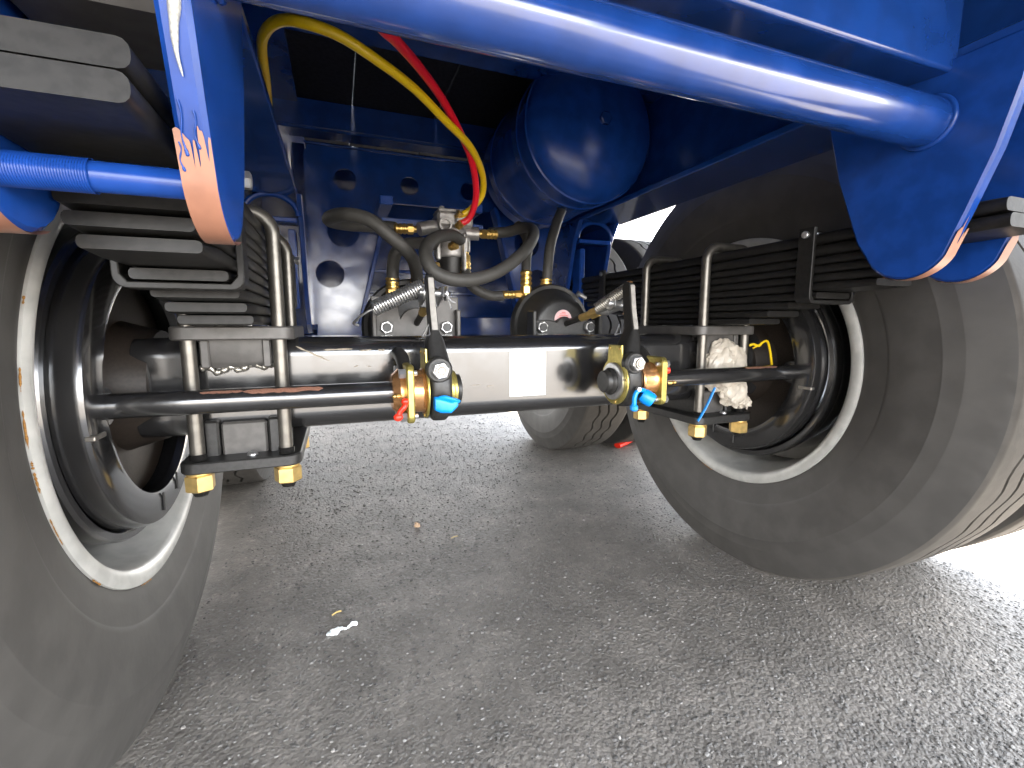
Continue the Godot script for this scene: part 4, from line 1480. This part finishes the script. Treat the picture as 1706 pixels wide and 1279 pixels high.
	var h2 := hose("brake_hose", "short black hose bending from the left chamber fitting behind the valve", [V(-0.208, 0.69, -0.14), V(-0.208, 0.72, -0.13), V(-0.203, 0.745, -0.115), V(-0.182, 0.763, -0.115), V(-0.15, 0.772, -0.14), V(-0.099, 0.781, -0.2)], 0.0125, M.hose_rubber, g)
	fitting(h2, V(-0.209, 0.655, -0.14), V(0, 1, 0), 0.045, 0.013)
	hose("brake_hose", "long black hose making a full loop in front of the relay valve", [V(0.03, 0.819, -0.215), V(0.07, 0.821, -0.2), V(0.098, 0.826, -0.16), V(0.1, 0.811, -0.11), V(0.082, 0.783, -0.07), V(0.042, 0.745, -0.03), V(-0.014, 0.707, 0.0), V(-0.069, 0.686, 0.02), V(-0.117, 0.682, 0.03), V(-0.151, 0.693, 0.03), V(-0.165, 0.716, 0.02), V(-0.159, 0.743, -0.01), V(-0.133, 0.768, -0.05), V(-0.086, 0.790, -0.12), V(-0.05, 0.792, -0.18)], 0.0125, M.hose_rubber, g)
	var h4 := hose("brake_hose", "black hose from under the valve curving right into a brass elbow", [V(0.05, 0.668, -0.17), V(0.021, 0.667, -0.17), V(-0.012, 0.678, -0.17), V(-0.03, 0.696, -0.18), V(-0.034, 0.71, -0.19), V(-0.033, 0.73, -0.2)], 0.0115, M.hose_rubber, g)
	fitting(h4, V(0.1, 0.672, -0.165), V(-1, -0.05, 0), 0.055, 0.0085)
	var h5 := hose("brake_hose", "black hose rising from the brass elbow left of the label, behind the loop", [V(0.105, 0.71, -0.16), V(0.11, 0.755, -0.17), V(0.122, 0.782, -0.19), V(0.128, 0.82, -0.22), V(0.122, 0.852, -0.26)], 0.0115, M.hose_rubber, g)
	fitting(h5, V(0.105, 0.664, -0.16), V(0, 1, 0), 0.065, 0.0125)
	var h6 := hose("brake_hose", "black hose rising straight from the right chamber toward the air tank", [V(0.163, 0.69, -0.17), V(0.167, 0.741, -0.17), V(0.176, 0.784, -0.18), V(0.195, 0.825, -0.2), V(0.228, 0.872, -0.24), V(0.275, 0.924, -0.3), V(0.343, 0.982, -0.38)], 0.0125, M.hose_rubber, g)
	fitting(h6, V(0.161, 0.668, -0.17), V(0.03, 1, 0), 0.045, 0.0135)

	# air tank under the frame
	var t := thing("air_tank", "dark blue round air tank tucked under the frame behind the cross tube", "air tank", V(0.27, 0.97, -0.4))
	var tk := MB.new()
	var shell := PackedVector2Array()
	for q in [Vector2(-0.006, 0.0), Vector2(-0.004, 0.04), Vector2(0.004, 0.085), Vector2(0.02, 0.122), Vector2(0.042, 0.142), Vector2(0.06, 0.146), Vector2(0.062, 0.149), Vector2(0.075, 0.149), Vector2(0.077, 0.146), Vector2(0.40, 0.146), Vector2(0.43, 0.13), Vector2(0.46, 0.0)]:
		shell.append(Vector2(q.x, q.y * 1.17))
	tk.lathe(shell, V(0.283, 1.075, -0.12), V(0, 0, -1), 64)
	part(t, "shell", tk, M.blue_wet, 40)
	for z in [-0.24, -0.44]:
		var st := MB.new()
		st.lathe(PackedVector2Array([Vector2(0, 0.171), Vector2(0, 0.1745), Vector2(0.03, 0.1745), Vector2(0.03, 0.171)]), V(0.283, 1.075, z), V(0, 0, -1), 48)
		part(t, "strap", st, M.blue_paint, 30)
	var plug := MB.new()
	plug.nut(V(0.283, 1.075, -0.112), V(0, 0, 1), 0.026, 0.014)
	part(t, "end_plug", plug, M.blue_paint, 30)


# ------------------------------------------------------------------ small things
func build_small() -> void:
	var nz := FastNoiseLite.new()
	nz.seed = 5
	nz.frequency = 0.035
	nz.fractal_octaves = 4
	# plastic film wrapped round the right spring seat
	var w := thing("plastic_wrap", "crumpled translucent plastic film bundled round the right end of the axle", "plastic wrap", V(0.47, 0.42, 0.11))
	var mb := MB.new()
	mb.ball(V(0.468, 0.507, 0.1), V(0.056, 0.056, 0.034), 56, nz, 0.22)
	mb.ball(V(0.49, 0.452, 0.108), V(0.034, 0.032, 0.022), 40, nz, 0.35)
	part(w, "film", mb, M.plastic_film, 16)
	var kn := MB.new()
	kn.ball(V(0.516, 0.428, 0.118), V(0.014, 0.012, 0.012), 18, nz, 0.9)
	part(w, "twisted_end", kn, M.plastic_film, 16)
	var yw := MB.new()
	yw.tube(spline([V(0.522, 0.553, 0.115), V(0.53, 0.557, 0.118), V(0.545, 0.553, 0.12), V(0.551, 0.56, 0.122), V(0.566, 0.563, 0.122), V(0.578, 0.545, 0.12), V(0.59, 0.51, 0.118)], 5), 0.0026, 8)
	yw.tube(spline([V(0.53, 0.548, 0.118), V(0.545, 0.556, 0.122), V(0.556, 0.562, 0.122)], 4), 0.002, 8)
	solo("sensor_wire", "thin bent yellow wire sticking out of the plastic wrap", "wire", yw, M.yellow_hose, V(0.52, 0.51, 0.115))
	var bt := MB.new()
	bt.tube(spline([V(0.417, 0.468, 0.13), V(0.408, 0.445, 0.128), V(0.398, 0.42, 0.124), V(0.387, 0.395, 0.118)], 4), 0.0033, 8, PackedFloat32Array(), true, 0.5)
	solo("cable_tie", "light blue strap end hanging beside the right U bolt", "cable tie", bt, M.cap_blue, V(0.39, 0.395, 0.12))
	# litter on the ground
	var fw := MB.new()
	var fp: Array = []
	for k in 9:
		var f := k / 8.0
		fp.append(V(-0.368 + 0.056 * f, 0.006 + 0.002 * sin(k * 2.0), -0.016 - 0.014 * f + 0.003 * sin(k * 1.7)))
	var fr := PackedFloat32Array()
	var fs := spline(fp, 3)
	for k in fs.size():
		var f := float(k) / fs.size()
		fr.append(0.0015 + 0.007 * exp(-pow((f - 0.22) / 0.2, 2.0)) + 0.0025 * exp(-pow((f - 0.85) / 0.15, 2.0)) + 0.001 * sin(k * 2.3))
	fw.tube(fs, 0.004, 9, fr, true, 0.55)
	solo("foil_wrapper", "twisted white foil scrap lying on the asphalt in the foreground", "litter", fw, M.paper_white, V(-0.34, 0, -0.02))
	for k in [[V(-0.36, 0.003, -0.08), V(-0.342, 0.004, -0.087), "pale straw stalk just beyond the white foil scrap", 0.0016], [V(-0.05, 0.003, -0.33), V(-0.03, 0.004, -0.335), "thin pale straw bit near the middle of the open asphalt", 0.0009]]:
		var s := MB.new()
		s.tube(PackedVector3Array([k[0], (k[0] + k[1]) / 2 + V(0, 0.002, 0), k[1]]), k[3], 6)
		solo("straw_stalk", k[2], "straw", s, M.straw, (k[0] + k[1]) / 2 * V(1, 0, 1), "bits of straw on the ground")
	var lf := MB.new()
	lf.ball(V(-0.128, 0.006, -0.441), V(0.009, 0.007, 0.006), 12, nz, 0.9)
	solo("leaf_scrap", "crumpled tan leaf scrap on the asphalt below the left slack adjuster", "leaf", lf, M.dry_leaf, V(-0.128, 0, -0.441))
	# red strap by the forward tyres
	var rd := MB.new()
	rd.tube(spline([V(0.93, 0.012, -0.98), V(0.99, 0.02, -1.0), V(1.06, 0.03, -1.03), V(1.14, 0.05, -1.06)], 5), 0.02, 10, PackedFloat32Array(), true, 0.6)
	solo("red_strap", "red webbing strap on the ground beside the forward right tyres", "strap", rd, M.cap_red, V(1.0, 0, -1.0))
